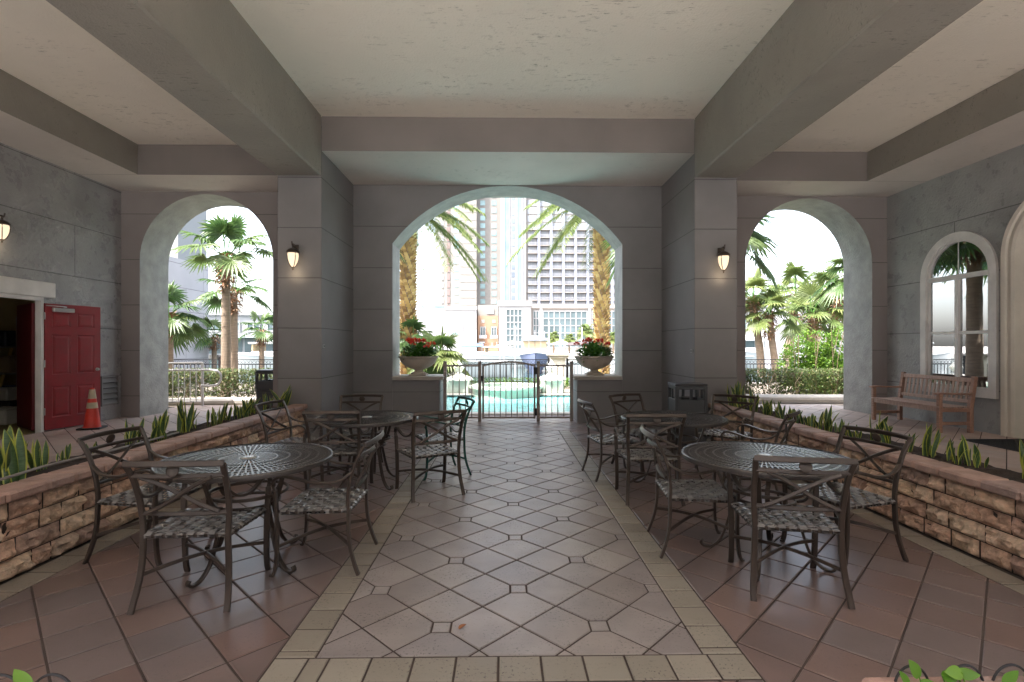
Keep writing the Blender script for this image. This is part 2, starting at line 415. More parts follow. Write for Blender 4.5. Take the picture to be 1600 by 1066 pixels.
for (xa, xb, ox) in ((PLX, XL[0], -1.10), (XR[1], PRX, 1.18)):
    field(mb, rect(xa, -2.5, xb, YE), ox, 2.66 if ox < 0 else 2.575, 0, 3)
field(mb, rect(XL[0], -2.5, XR[1], YB-.19), -1.10, 2.66, 0, 3)
field(mb, rect(-3.6, YE, 3.75, 9.9), -1.1, 2.66, 0, 3); field(mb, rect(-2.14, 9.9, 2.3, 11.1), -1.1, 2.66, 0, 3)
for (xa, xb) in ((-3.16, PLX), (PRX, 3.32)): strip_y(xa, xb, -2.5, 8.2, .27, 2)
floor = struct(mb.build('floor', [M['grout'], M['tile_c'], M['tile_b'], M['tile_r'], M['tile_w']]))
floor.location = (0,0,0)
for xa, xb in ((-7.69, -3.72), (3.95, 8.0)):
    mb = MB(); y0, y1 = -2.5, 12.45
    mb.box(xa, y0, -.05, xb, y1, .053, mi=0)
    field(mb, rect(xa, y0, xb, y1), -5.0, 2.6, .06, 1)
    struct(mb.build('walkway', [M['grout'], M['tile_w']]))

# ---------------------------------------------------------------- the arcade building
A = thing('arcade_building', 'grey rendered arcade with three arched openings, deep ceiling beams and square pillars', 'building', (0,0,0))
def wall(mb, axis, a0, a1, z0, z1, t0, t1, ops, mi=0, mia=1, N=28):
    P = (lambda a, t, z: (a, t, z)) if axis == 'x' else (lambda a, t, z: (t, a, z))
    def quad(p, m_): mb.add(p, [(0,1,2,3)], m_)
    def slab(aa, ab, la, lb, ha, hb):
        for t in (t0, t1): quad([P(aa,t,la), P(ab,t,lb), P(ab,t,hb), P(aa,t,ha)], mi)
    cur = a0
    for (c, hw, sill, spring, rise) in sorted(ops):
        l, r = c-hw, c+hw; slab(cur, l, z0, z0, z1, z1); cur = r
        if sill > z0:
            slab(l, r, z0, z0, sill, sill); quad([P(l,t0,sill), P(r,t0,sill), P(r,t1,sill), P(l,t1,sill)], mia)
        pts = []
        if rise > 0:
            R = (hw*hw+rise*rise)/(2*rise); cz = spring+rise-R; a_ = math.asin(min(1, hw/R))
            if rise > hw: a_ = PI-a_
            for i in range(N+1):
                th = -a_+2*a_*i/N; pts.append((c+R*math.sin(th), cz+R*math.cos(th)))
        else: pts = [(l, spring), (r, spring)]
        pts[0] = (l, spring); pts[-1] = (r, spring)
        for i in range(len(pts)-1):
            p, q = pts[i], pts[i+1]
            slab(p[0], q[0], p[1], q[1], z1, z1)
            quad([P(p[0],t0,p[1]), P(q[0],t0,q[1]), P(q[0],t1,q[1]), P(p[0],t1,p[1])], mia)
        for e in (l, r): quad([P(e,t0,sill), P(e,t0,spring), P(e,t1,spring), P(e,t1,sill)], mia)
    slab(cur, a1, z0, z0, z1, z1)
    quad([P(a0,t0,z1), P(a1,t0,z1), P(a1,t1,z1), P(a0,t1,z1)], mi)
    for e in (a0, a1): quad([P(e,t0,z0), P(e,t1,z0), P(e,t1,z1), P(e,t0,z1)], mi)
YBK = -2.5; CZ = 5.15
mb = MB(); wall(mb, 'x', -2.9, 3.075, -.1, 4.6, 9.92, 10.6, [(.08, 2.226, -.1, 3.47, 1.122)])
mb.build('arch_wall', [M['wall'], M['arch']], A, fixn=False)
mb = MB(); wall(mb, 'x', -7.69, -3.6, -.1, 4.6, 10.42, 11.3, [(-5.99, 1.33, -.1, 3.22, 1.33)])
mb.build('arch_wall', [M['wall_end'], M['arch']], A, fixn=False)
mb = MB(); wall(mb, 'x', 3.77, 8.0, -.1, 4.6, 10.55, 11.45, [(6.35, 1.33, -.1, 3.23, 1.33)])
mb.build('arch_wall', [M['wall_end'], M['arch']], A, fixn=False)
for x0, x1 in ((-3.6, -2.9), (3.075, 3.77)):
    m_ = MB(); m_.bbox(x0, 8.2, -.1, x1, 10.75, 5.15, .012); m_.build('pillar', M['pillar'], A)
    m_ = MB(); m_.bbox(x0-.001, YBK, 4.2, x1+.001, 8.199, 5.2, .02); m_.build('beam', M['beam'], A)
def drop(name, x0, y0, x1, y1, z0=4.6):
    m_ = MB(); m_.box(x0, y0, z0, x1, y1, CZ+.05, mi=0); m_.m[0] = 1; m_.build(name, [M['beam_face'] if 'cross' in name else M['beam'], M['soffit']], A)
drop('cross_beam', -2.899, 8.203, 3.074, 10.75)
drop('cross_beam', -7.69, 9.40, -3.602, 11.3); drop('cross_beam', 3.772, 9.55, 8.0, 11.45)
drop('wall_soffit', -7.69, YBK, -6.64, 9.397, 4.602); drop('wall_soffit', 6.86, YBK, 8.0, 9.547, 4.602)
m_ = MB(); m_.box(-7.99, YBK, CZ, 8.3, 10.4, CZ+.25); m_.build('ceiling', M['ceiling'], A)
m_ = MB(); m_.box(-7.99, 10.403, CZ+.051, 8.3, 11.5, CZ+.25); m_.build('roof_edge', M['wall'], A)
# side walls
mb = MB(); wall(mb, 'y', YBK, 10.42, -.1, 5.15, -7.69, -7.79, [(7.69, .95, .0, 2.26, 0)]); mb.build('side_wall', [M['wall_left'], M['white']], A, fixn=False)
mb = MB(); wall(mb, 'y', YBK, 10.55, -.1, 5.15, 8.0, 8.3, [(8.9, .66, .72, 2.74, .66), (7.0, .88, .0, 2.92, .88)]); mb.build('side_wall', [M['wall_right'], M['trim']], A, fixn=False)
# low pier walls under the big arch, with caps
for x0, x1, s in ((-2.15, -1.24, 1), (1.43, 2.31, -1)):
    m_ = MB(); m_.bbox(x0, 9.93, -.05, x1, 10.56, .83, .008)
    pw = m_.build('pier_wall', M['wall'], A)
    m_ = MB(); xa, xb = (x0-.0, x1+.07) if s > 0 else (x0-.07, x1)
    m_.bbox(xa, 9.88, .832, xb, 10.62, .865, .012); m_.bbox(xa+.0, 9.86, .866, xb+.01*s, 10.64, .905, .014); m_.build('cap', M['cap'], pw)
# left door: frame, opened leaf, second leaf folded inside
LW = -7.69
df = MB()
df.box(LW-.06, 8.60, .06, LW+.03, 8.655, 2.30); df.box(LW-.06, 6.70, 2.24, LW+.03, 8.60, 2.30); df.box(LW-.06, 6.70, .06, LW+.03, 6.76, 2.24)
df.build('door_frame', M['white'], A)
m_ = MB(); m_.bbox(LW-.001, 6.54, 2.303, LW+.055, 8.86, 2.56, .01); m_.build('lintel', M['white'], A)
def six_panel(name, M4, parent, w_=.93, h_=2.12, back=False):
    b = MB(); t = .042
    st = .11; cols = [(st, w_/2-.055), (w_/2+.055, w_-st)]; rows = [(.20, .72), (.92, 1.60), (1.73, 1.98)]
    # stiles and rails around the panels, panels sunk with raised fields
    xs = [0, cols[0][0], cols[0][1], cols[1][0], cols[1][1], w_]; zs = [0, *rows[0], *rows[1], *rows[2], h_]
    for i in range(5):
        for j in range(7):
            x0, x1, z0, z1 = xs[i], xs[i+1], zs[j], zs[j+1]
            if i in (1, 3) and j in (1, 3, 5):
                q = [(x0,z0),(x1,z0),(x1,z1),(x0,z1)]; 
                def ring(a, ya, c, yc):
                    A_ = [(x0+a,ya,z0+a),(x1-a,ya,z0+a),(x1-a,ya,z1-a),(x0+a,ya,z1-a)]; B_ = [(x0+c,yc,z0+c),(x1-c,yc,z0+c),(x1-c,yc,z1-c),(x0+c,yc,z1-c)]
                    for k in range(4): b.add([A_[k], A_[(k+1)%4], B_[(k+1)%4], B_[k]], [(0,1,2,3)])
                ring(0, 0, .012, .0118); ring(.012, .0118, .022, .0118); ring(.022, .0118, .052, .0)
                b.add([(x0+.052,.0,z0+.052),(x1-.052,.0,z0+.052),(x1-.052,.0,z1-.052),(x0+.052,.0,z1-.052)], [(0,1,2,3)])
            else: b.add([(x0,0,z0),(x1,0,z0),(x1,0,z1),(x0,0,z1)], [(0,1,2,3)])
    b.box(0, .0125, 0, w_, t, h_); b.add([(0,0,0),(0,.0125,0),(0,.0125,h_),(0,0,h_)], [(0,1,2,3)]); b.add([(w_,0,0),(w_,.0125,0),(w_,.0125,h_),(w_,0,h_)], [(0,1,2,3)])
    b.add([(0,0,h_),(w_,0,h_),(w_,.0125,h_),(0,.0125,h_)], [(0,1,2,3)])
    o = b.build(name, M['red'], parent); o.matrix_local = M4; return o
dv = Vector((.22, .95, 0)).normalized()
ang = math.atan2(dv.y, dv.x)
door = six_panel('door', Matrix.Translation((LW+.04, 8.665, .085)) @ Matrix.Rotation(ang, 4, 'Z'), A)
m_ = MB(); m_.lathe([(0,-.045),(.018,-.042),(.026,-.03),(.024,-.018),(.012,-.012),(.030,-.004),(.030,.0),(0,0)], n=16)
h = m_.build('handle', M['steel'], door, smooth=True); h.rotation_euler = (math.radians(-90),0,0); h.location = (.865,-.001,.98)
m_ = MB(); m_.bbox(.10,-.055,1.985,.44,-.001,2.055,.008); m_.tube(spline([(.27,-.03,2.056),(.30,-.05,2.075),(.12,-.07,2.08),(-.02,-.05,2.08)],5), .008, 6); m_.build('door_closer', M['alu'], door)
for z in (.25, 1.05, 1.85):
    m_ = MB(); m_.tube([(-.012,-.006,z),(-.012,-.006,z+.12)], .011, 8); m_.build('hinge', M['steel'], door)
leaf2 = MB(); leaf2.bbox(0,0,0,.93,.042,2.12,.004)
l2 = leaf2.build('door', M['dark_red'], A); l2['label'] = 'dark red inner door leaf folded into the room'
l2.location = (-7.81, 8.66, .085); l2.rotation_euler = (0,0,math.atan2(.5,-.69))
# louvre vent
m_ = MB(); y0, y1, z0, z1 = 9.84, 10.28, .34, .91; X = LW+.012
m_.box(X-.01,y0,z0,X+.055,y0+.03,z1); m_.box(X-.01,y1-.03,z0,X+.055,y1,z1); m_.box(X-.01,y0+.03,z0,X+.02,y1-.03,z0+.03); m_.box(X-.01,y0+.03,z1-.03,X+.02,y1-.03,z1)
lv = m_.build('louver_vent', M['louver'], A)
m_ = MB(); m_.box(X-.011,y0+.03,z0+.03,X-.007,y1-.03,z1-.03); m_.build('opening', M['bin_dark'], lv)  # dark sheet on the solid wall, painted as shade between the slats
for k in range(5):
    z = z0+.035+k*.103; m_ = MB(); m_.add([(X-.005,y0+.03,z+.085),(X-.005,y1-.03,z+.085),(X+.05,y1-.03,z+.005),(X+.05,y0+.03,z+.005),(X-.005,y0+.03,z+.078),(X-.005,y1-.03,z+.078),(X+.05,y1-.03,z-.002),(X+.05,y0+.03,z-.002)], [(0,1,2,3),(4,7,6,5),(0,3,7,4),(1,5,6,2),(3,2,6,7)])
    m_.build('slat', M['louver'], lv)
# right window
RW = 8.0; cy, hw, sp_, sl = 8.9, .66, 2.74, .72
def arc(c, r, sp, n=24): return [(c+r*math.cos(PI-PI*i/n), sp+r*math.sin(PI*i/n)) for i in range(n+1)]
m_ = MB(); inn = arc(cy, hw-.03, sp_); out_ = arc(cy, hw+.095, sp_)
inn = [(inn[0][0], sl+.03)]+inn+[(inn[-1][0], sl+.03)]; out_ = [(out_[0][0], sl-.09)]+out_+[(out_[-1][0], sl-.09)]
def ringx(m_, inn, out_, x0, x1):
    n = len(inn); b = len(m_.v)
    for P in (inn, out_):
        for xx in (x0, x1):
            for p in P: m_.v.append((xx, p[0], p[1]))
    for i in range(n):
        j = (i+1) % n
        m_.face((b+i, b+j, b+2*n+j, b+2*n+i)); m_.face((b+n+i, b+3*n+i, b+3*n+j, b+n+j))
        m_.face((b+i, b+n+i, b+n+j, b+j)); m_.face((b+2*n+i, b+2*n+j, b+3*n+j, b+3*n+i))
ringx(m_, inn, out_, RW-.045, RW-.001)
win = m_.build('window', M['white'], A)
m_ = MB(); o2 = [(p[0]+( .0), p[1]) for p in inn]; i2 = [(cy+(p[0]-cy)*.93, max(sl+.08, sp_+(p[1]-sp_)*.93 if p[1] > sp_ else p[1])) for p in inn]
ringx(m_, i2, o2, RW-.02, RW+.06); m_.box(RW-.025, cy-.6, 2.67, RW+.055, cy+.6, 2.75); m_.box(RW-.024, cy-.035, sl+.08, RW+.054, cy+.035, 2.668); m_.box(RW-.012, cy-.6, 1.70, RW+.05, cy-.036, 1.75); m_.box(RW-.012, cy+.036, 1.70, RW+.05, cy+.6, 1.75)
m_.tube([(RW+.02, cy, 2.751), (RW+.02, cy, sp_+.60)], .010, 6)
m_.build('frame', M['white'], win)
m_ = MB(); m_.prism([(p[0], p[1]) for p in i2], RW+.018, RW+.022, 'x'); m_.build('pane', M['glass'], win)
# arched doorway moulding at the right edge
def moulding(mb, c, r, sp, x, prof, zb=.06):
    pts = [(x, c+r, zb), (x, c+r, zb+1.2), (x, c+r, sp-.01)]+[(x, c+r*math.cos(a), sp+r*math.sin(a)) for a in [PI*i/24 for i in range(25)]]+[(x, c-r, sp-.01), (x, c-r, zb)]
    k = len(prof); b = len(mb.v); n = len(pts)
    for i, p in enumerate(pts):
        if p[2] > sp: d = Vector((0, p[1]-c, p[2]-sp)).normalized()
        else: d = Vector((0, 1 if p[1] > c else -1, 0))
        for q in prof: mb.v.append((x-q[1], p[1]+d.y*q[0], p[2]+d.z*q[0]))
    for i in range(n-1):
        for j in range(k):
            mb.face((b+i*k+j, b+i*k+(j+1) % k, b+(i+1)*k+(j+1) % k, b+(i+1)*k+j))
m_ = MB(); moulding(m_, 7.0, .88, 2.92, RW, [(-.02,-.06),(-.02,.03),(.02,.05),(.03,.035),(.09,.035),(.10,.07),(.15,.085),(.17,.05),(.17,-.0)]); m_.build('doorway_moulding', M['trim'], A, smooth=True)
m_ = MB(); m_.box(RW+.2, 6.1, .06, RW+.25, 7.9, 3.9); m_.build('doorway_panel', M['trim'], A)
# small dark plates on the inner faces of the pillars
for x, y, z in ((-2.895, 8.29, 1.49), (3.07, 8.32, 1.41)):
    m_ = MB(); m_.bbox(x-.008, y-.035, z-.025, x+.008, y+.035, z+.025, .003)
    pl = m_.build('switch_plate', M['steel'], A); m_ = MB(); m_.bbox(x-.011, y-.022, z-.014, x+.011, y+.022, z+.014, .002); m_.build('cover', M['bin'], pl)

# rooms behind the door and the window
m_ = MB()
for q in ([(-13,5.5,.05),(-7.79,5.5,.05),(-7.79,11.6,.05),(-13,11.6,.05)], [(-13,5.5,3),(-7.79,5.5,3),(-7.79,11.6,3),(-13,11.6,3)], [(-13,5.5,.05),(-13,11.6,.05),(-13,11.6,3),(-13,5.5,3)], [(-13,11.6,.05),(-7.79,11.6,.05),(-7.79,11.6,3),(-13,11.6,3)], [(-13,5.5,.05),(-7.79,5.5,.05),(-7.79,5.5,3),(-13,5.5,3)], [(-7.80,9.6,.05),(-7.80,11.6,.05),(-7.80,11.6,3),(-7.80,9.6,3)]):
    m_.add(q, [(0,1,2,3)])
m_.build('store_room', mat('dingy_yellow_wall', (.42,.34,.17), .8, var=.2, vscale=3), A, fixn=False)
m_ = MB()
for q in ([(8.3,4.9,.05),(12,4.9,.05),(12,10.3,.05),(8.3,10.3,.05)], [(8.3,4.9,4),(12,4.9,4),(12,10.3,4),(8.3,10.3,4)], [(12,4.9,.05),(12,10.3,.05),(12,10.3,4),(12,4.9,4)], [(8.3,10.3,.05),(12,10.3,.05),(12,10.3,4),(8.3,10.3,4)], [(8.3,4.9,.05),(12,4.9,.05),(12,4.9,4),(8.3,4.9,4)]):
    m_.add(q, [(0,1,2,3)])
m_.build('dining_room', mat('pale_room_wall', (.5,.45,.38), .8), A, fixn=False)

# ---------------------------------------------------------------- planters with split-faced stone
def planter(x_face, x_back, y0, y1, label, sgn):
    # x_face: face towards the terrace; sgn +1 when the face looks to +X
    T = thing('stone_planter', label, 'planter', (x_face, y0, 0), 0)
    T.location = (0,0,0)
    mb = MB(); H = .50; rows = 4; rh = H/rows
    for r in range(rows):
        y = y0-random.uniform(0,.2)
        while y < y1:
            L_ = random.choice((.17,.22,.26,.31))+random.uniform(-.03,.03); ya, yb = max(y, y0), min(y+L_, y1)
            if yb-ya < .05: y += L_; continue
            nx, nz = max(3, int((yb-ya)/.02)), 7; seed = random.uniform(0, 100); mb.rn = random.random(); b = len(mb.v)
            tilt = random.uniform(-.012,.012); pro = random.uniform(.0,.018)
            for j in range(nz+1):
                for i in range(nx+1):
                    u, v = i/nx, j/nz; yy = ya+.006+(yb-ya-.012)*u; zz = r*rh+.003+(rh-.006)*v
                    e = min(1, 5.0*min(u*(yb-ya)/.3, (1-u)*(yb-ya)/.3, v*.42, (1-v)*.42)*2.2)
                    d = e*(.020+pro+tilt*(u-.5)*2)+e*.034*noise.noise(Vector((yy*14+seed, zz*16, seed)))+e*.018*noise.noise(Vector((yy*38, zz*38, seed)))
                    mb.v.append((x_face-sgn*.035+sgn*d*1.3, yy, zz))
            for j in range(nz):
                for i in range(nx):
                    k = b+j*(nx+1)+i; mb.face((k, k+1, k+nx+2, k+nx+1), 0)
            y += L_
    lo, hi = sorted((x_face-sgn*.036, x_face-sgn*.20)); 
    mb.rn = .5; mb.box(lo, y0, 0, hi, y1, .5, mi=1)
    lo, hi = sorted((x_back, x_back+sgn*.12)); mb.box(lo, y0, -.05, hi, y1, .47, mi=1)
    mb.box(min(x_face,x_back)+.04, y0-.0, -.04, max(x_face,x_back)-.04, y0+.12, .47, mi=1)
    mb.build('stone_facing', [M['stone'], M['grout']], T, smooth=True, fixn=False)
    cp = MB(); y = y0-.02
    while y < y1:
        L_ = random.uniform(.22,.36); yb = min(y+L_, y1); cp.rn = random.random()
        a, b_ = sorted((x_face+sgn*.035, x_face-sgn*.20)); dx = random.uniform(-.004,.004); dz = random.uniform(-.002,.002)
        cp.bbox(a+dx, y+.003, .503, b_+dx, yb-.003, .572+dz, .014); y = yb
    cp.build('coping', M['stone_cap'], T)
    so_ = MB(); nx, ny = 8, int((y1-y0)/.06); a, b_ = sorted((x_face-sgn*.19, x_back+sgn*.03))
    for j in range(ny+1):
        for i in range(nx+1):
            X_, Y_ = a+(b_-a)*i/nx, y0+(y1-y0)*j/ny
            so_.v.append((X_, Y_, .525+.03*noise.noise(Vector((X_*6,Y_*6,1)))+.02*noise.noise(Vector((X_*25,Y_*25,3)))))
    for j in range(ny):
        for i in range(nx): k = j*(nx+1)+i; so_.face((k,k+1,k+nx+2,k+nx+1))
    so_.build('soil', M['soil'], T)
    return T
planter(-3.15, -3.80, 1.5, 8.19, 'long planter faced in split stone on the red door side of the terrace', 1)
planter(3.32, 4.02, 1.5, 8.19, 'long planter faced in split stone on the wooden bench side of the terrace', -1)
# hose lying on the soil
m_ = MB(); m_.tube(spline([(-3.36,1.6,.60),(-3.38,2.6,.60),(-3.36,3.4,.603),(-3.42,3.9,.60),(-3.38,4.5,.595),(-3.45,5.1,.575),(-3.52,5.6,.56)],8), .011, 8)
tag(m_.build('garden_hose', mat('grey_hose', (.22,.19,.17), .5), smooth=True), 'thin grey hose lying along the inner edge of the planter by the red door', 'hose')

# ---------------------------------------------------------------- chairs
BAR = rrect(.030, .016, .004); THIN = rrect(.024, .012, .003)
def make_chair(mt, label, group):
    T = thing('patio_chair', label, 'chair', (0,0,0), 0, group)
    B = MB()
    stiles = []
    for s in (-1, 1):
        P = spline([(s*.235,-.225,.405),(s*.238,-.222,.47),(s*.243,-.228,.56),(s*.248,-.250,.66),(s*.252,-.288,.76),(s*.262,-.335,.845)], 5)
        B.sweep(P, rrect(.020,.032,.004), up=(1,0,0)); stiles.append(P)
    def hbar(z, y, x, bow, prof=BAR, n=10, sag=0):
        B.sweep([(x*(2*i/n-1), y-bow*(1-(2*i/n-1)**2), z+sag*(1-(2*i/n-1)**2)) for i in range(n+1)], prof, up=(0,.35,1))
    hbar(.848, -.338, .270, .035, rrect(.016,.034,.004), sag=.006)
    hbar(.775, -.298, .250, .030, rrect(.014,.026,.004)); hbar(.545, -.226, .238, .022, rrect(.014,.026,.004), sag=-.004)
    for s in (-1, 1):
        P = []
        for i in range(13):
            t = i/12; x = s*(.195-.39*t); bend = math.sin(t*PI)
            z = .768-.215*t; f = (z-.545)/.23
            y = -.226-.022-.075*f**1.3-.006*s
            P.append((x+s*.0, y, z+.007*math.sin(2*PI*t)))
        B.sweep(P, rrect(.014,.024,.004), up=(0,.35,1))
    B.build('backrest', mt, T, smooth=True)
    m_ = MB(); m_.lathe([(0,-.010),(.022,-.009),(.034,-.004),(.036,0),(.034,.004),(.022,.009),(0,.010)], n=16)
    o = m_.build('medallion', mt, T, smooth=True); o.location = (0,-.350,.812); o.rotation_euler = (math.radians(75),0,0)
    for s in (-1, 1):
        m_ = MB(); m_.sweep(spline([(s*.262,-.295,0),(s*.257,-.268,.07),(s*.247,-.240,.17),(s*.240,-.226,.28),(s*.235,-.225,.41)],5), rrect(.020,.034,.004), up=(1,0,0)); m_.build('leg', mt, T, smooth=True)
        m_ = MB(); m_.sweep(spline([(s*.262,.258,0),(s*.262,.240,.05),(s*.263,.228,.18),(s*.268,.228,.40),(s*.274,.236,.56)],5), rrect(.020,.036,.004), up=(1,0,0)); m_.tube([(s*.262,.262,0),(s*.262,.262,.012)], .016, 8); m_.build('leg', mt, T, smooth=True)
        m_ = MB(); m_.sweep(spline([(s*.249,-.255,.675),(s*.262,-.19,.628),(s*.274,-.10,.606),(s*.280,-.0,.612),(s*.282,.10,.638),(s*.281,.18,.652),(s*.279,.235,.632),(s*.276,.246,.590),(s*.274,.236,.555)],5), rrect(.030,.016,.004), up=(0,0,1)); m_.build('armrest', mt, T, smooth=True)
    m_ = MB(); R = [(-.235,-.225),(.235,-.225),(.262,.215),(-.262,.215)]
    P = []
    for i in range(4):
        a, b = Vector(R[i]), Vector(R[(i+1)%4]); pr = Vector(R[i-1])
        P.append((*(a+(pr-a).normalized()*.03), .41)); P.append((*(a+(pr-a).normalized()*.009+(b-a).normalized()*.009), .41)); P.append((*(a+(b-a).normalized()*.03), .41))
    m_.sweep(P, rrect(.018,.022,.004), closed=True); m_.build('seat_frame', mt, T, smooth=True)
    m_ = MB(); nx, ny = 8, 8; W0, W1 = .238, .262
    def half(y): return W0+(W1-W0)*((y+.225)/.44)
    for k in range(nx):
        m_.rn = random.random(); P = []; u = (k+.5)/nx*2-1
        N_ = 4*ny
        for i in range(N_+1):
            y = -.228+.446*i/N_; q = i/N_*ny; z = .426+.0075*math.cos(PI*(q-.5)+PI*k)-.014*math.sin(PI*i/N_)*math.cos(u*PI/2)
            P.append((u*half(y)*.985, y, z))
        P = [(P[0][0], -.236, .402), (P[0][0], -.239, .418)]+P+[(P[-1][0], .227, .418), (P[-1][0], .224, .402)]
        m_.sweep(P, rrect(.040,.004,.001), up=(0,0,1))
    for k in range(ny):
        m_.rn = random.random(); y = -.225+.44*(k+.5)/ny; hw_ = half(y); P = []; N_ = 4*nx
        for i in range(N_+1):
            x = -hw_+2*hw_*i/N_; q = i/N_*nx; z = .426-.0075*math.cos(PI*(q-.5)+PI*k)-.014*math.sin(PI*i/N_)*math.sin(PI*(k+.5)/ny)
            P.append((x, y, z))
        P = [(-hw_-.010, y, .402), (-hw_-.012, y, .418)]+P+[(hw_+.012, y, .418), (hw_+.010, y, .402)]
        m_.sweep(P, rrect(.036,.004,.001), up=(0,0,1))
    m_.build('seat', M['strap'], T, smooth=True, fixn=False)
    m_ = MB()
    for s in (-1, 1):
        m_.sweep([(s*(.262-.506*t), .232-.462*t, .19+.035*math.sin(PI*t)+.002*s) for t in [i/10 for i in range(11)]], rrect(.014,.022,.003), up=(0,0,1))
    m_.build('stretcher', mt, T, smooth=True)
    return T
GR = 'woven strap patio chairs around the four tables'
CH = [
 (-1.83, 3.19, 92, 'bronze patio chair in the left foreground with its back to the camera'),
 (-2.56, 3.80, -6, 'bronze patio chair squeezed between the nearest left table and the stone planter'),
 (-1.25, 3.62, 181, 'bronze patio chair on the walkway side of the nearest left table, facing the planter'),
 (-1.69, 5.34, 92, 'bronze patio chair between the two left tables, back to the camera'),
 (-1.80, 6.28, -86, 'bronze patio chair behind the far left table, facing the camera before the grey wall'),
 (-2.30, 5.76, -8, 'bronze patio chair beside the stone planter at the far left table, seen from its side'),
 (-.77, 5.28, 118, 'brown patio chair standing apart right of the far left table, back to the camera'),
 (1.27, 5.92, 8, 'patio chair on the walkway side of the far right table, facing the planter'),
 (1.75, 6.36, -60, 'dark patio chair behind the far right table in front of the low pier wall'),
 (1.43, 5.06, 88, 'brown patio chair at the near side of the far right table, back to the camera'),
 (2.72, 6.24, 228, 'pale highlit patio chair between the far right table and the trash bin'),
 (2.53, 5.10, 140, 'patio chair by the right planter between the two right tables'),
 (1.78, 3.22, 79, 'dark patio chair in the right foreground with its back to the camera'),
 (1.43, 3.83, -6, 'patio chair on the walkway side of the nearest right table, facing right'),
 (2.45, 3.70, 194, 'patio chair between the nearest right table and the right stone planter'),
]
ch0 = None
for i, (x, y, hd, lab) in enumerate(CH):
    rz = math.radians(hd-90)
    if ch0 is None: ch0 = make_chair(M['bronze'], lab, GR); ch0.location = (x,y,0); ch0.rotation_euler = (0,0,rz)
    else: dup(ch0, (x,y,0), rz, lab, GR)
gch = make_chair(M['green_metal'], 'dark green patio chair behind the lone brown chair, nearest the pool gate', GR)
gch.location = (-.76, 6.06, 0); gch.rotation_euler = (0,0,math.radians(205-90))

# ---------------------------------------------------------------- tables
def make_table(label, group):
    T = thing('patio_table', label, 'table', (0,0,0), 0, group)
    m_ = MB(); NA = 216; zt, zb = .722, .716
    bands = [(.055,.066,None),(.066,.178,36),(.178,.190,None),(.190,.255,72),(.255,.268,None),(.268,.325,72),(.325,.340,None),(.340,.385,72),(.385,.40,None),(.40,.445,72),(.445,.46,None),(.46,.495,108),(.495,.505,None),(.505,.52,108),(.52,.54,None)]
    rs = sorted({b[0] for b in bands} | {b[1] for b in bands})
    ix = {}
    def V(i, k, t):
        i %= NA; q = (i, k, t)
        if q not in ix: ix[q] = len(m_.v); a = 2*PI*i/NA; r = rs[k]; m_.v.append((r*math.cos(a), r*math.sin(a), (zt+.004*(1-(r/.54)**2)) if t else zb))
        return ix[q]
    solid = {}
    for (r0, r1, n) in bands:
        k = rs.index(r0)
        for i in range(NA):
            if n is None: s_ = True
            else:
                p = NA//n; hole = {6: 3, 3: 2, 2: 1}[p] if p in (6,3,2) else 1
                s_ = (i % p) >= hole
            solid[(i,k)] = s_
    for (i,k), s_ in solid.items():
        if not s_: continue
        m_.face((V(i,k,1),V(i,k+1,1),V(i+1,k+1,1),V(i+1,k,1))); m_.face((V(i,k,0),V(i+1,k,0),V(i+1,k+1,0),V(i,k+1,0)))
        if not solid[((i+1)%NA,k)]: m_.face((V(i+1,k,0),V(i+1,k,1),V(i+1,k+1,1),V(i+1,k+1,0)))
        if not solid[((i-1)%NA,k)]: m_.face((V(i,k,0),V(i,k+1,0),V(i,k+1,1),V(i,k,1)))
        if (i,k-1) not in solid or not solid[(i,k-1)]: m_.face((V(i,k,0),V(i,k,1),V(i+1,k,1),V(i+1,k,0)))
        if (i,k+1) not in solid or not solid[(i,k+1)]: m_.face((V(i,k+1,0),V(i+1,k+1,0),V(i+1,k+1,1),V(i,k+1,1)))
    m_.build('tabletop', M['tabletop'], T, fixn=False)
    m_ = MB(); m_.lathe([(.539,.727),(.547,.730),(.553,.724),(.554,.712),(.550,.695),(.542,.695),(.539,.708),(.539,.727)], n=72); m_.build('rim', M['tabletop'], T, smooth=True)
    m_ = MB(); m_.lathe([(0,.734),(.03,.735),(.045,.732),(.054,.727),(.054,.712),(0,.71)], n=24); m_.build('hub_plug', M['alu'], T, smooth=True)
    for k in range(4):
        a = PI/4+k*PI/2; m_ = MB(); c, s = math.cos(a), math.sin(a)
        P = spline([(.50,.700),(.42,.698),(.335,.66),(.30,.56),(.255,.46),(.195,.425),(.215,.32),(.245,.20),(.285,.09),(.345,.022),(.40,.012),(.425,.03),(.415,.052)],4)
        m_.sweep([(r*c, r*s, z) for r, z in P], rrect(.016,.034,.004), up=(-s,c,0)); m_.build('leg', M['bronze'], T, smooth=True)
    for z, r in ((.43,.20),(.50,.25)):
        m_ = MB(); m_.sweep([(r*math.cos(2*PI*i/32), r*math.sin(2*PI*i/32), z) for i in range(32)], rrect(.014,.022,.004), closed=True); m_.build('brace_ring', M['bronze'], T, smooth=True)
    return T
TG = 'round perforated metal patio tables'
t0_ = make_table('round perforated metal table in the left foreground beside the stone planter', TG); t0_.location = (-1.76,3.56,0); t0_.rotation_euler = (0,0,.35)
dup(t0_, (-1.48,5.57,0), .1, 'round perforated metal table at the back left, near the left pillar', TG)
dup(t0_, (1.83,5.50,0), .6, 'round perforated metal table at the back right, before the trash bin', TG)
dup(t0_, (1.83,3.57,0), .2, 'round perforated metal table in the right foreground, between planter and paved walkway', TG)

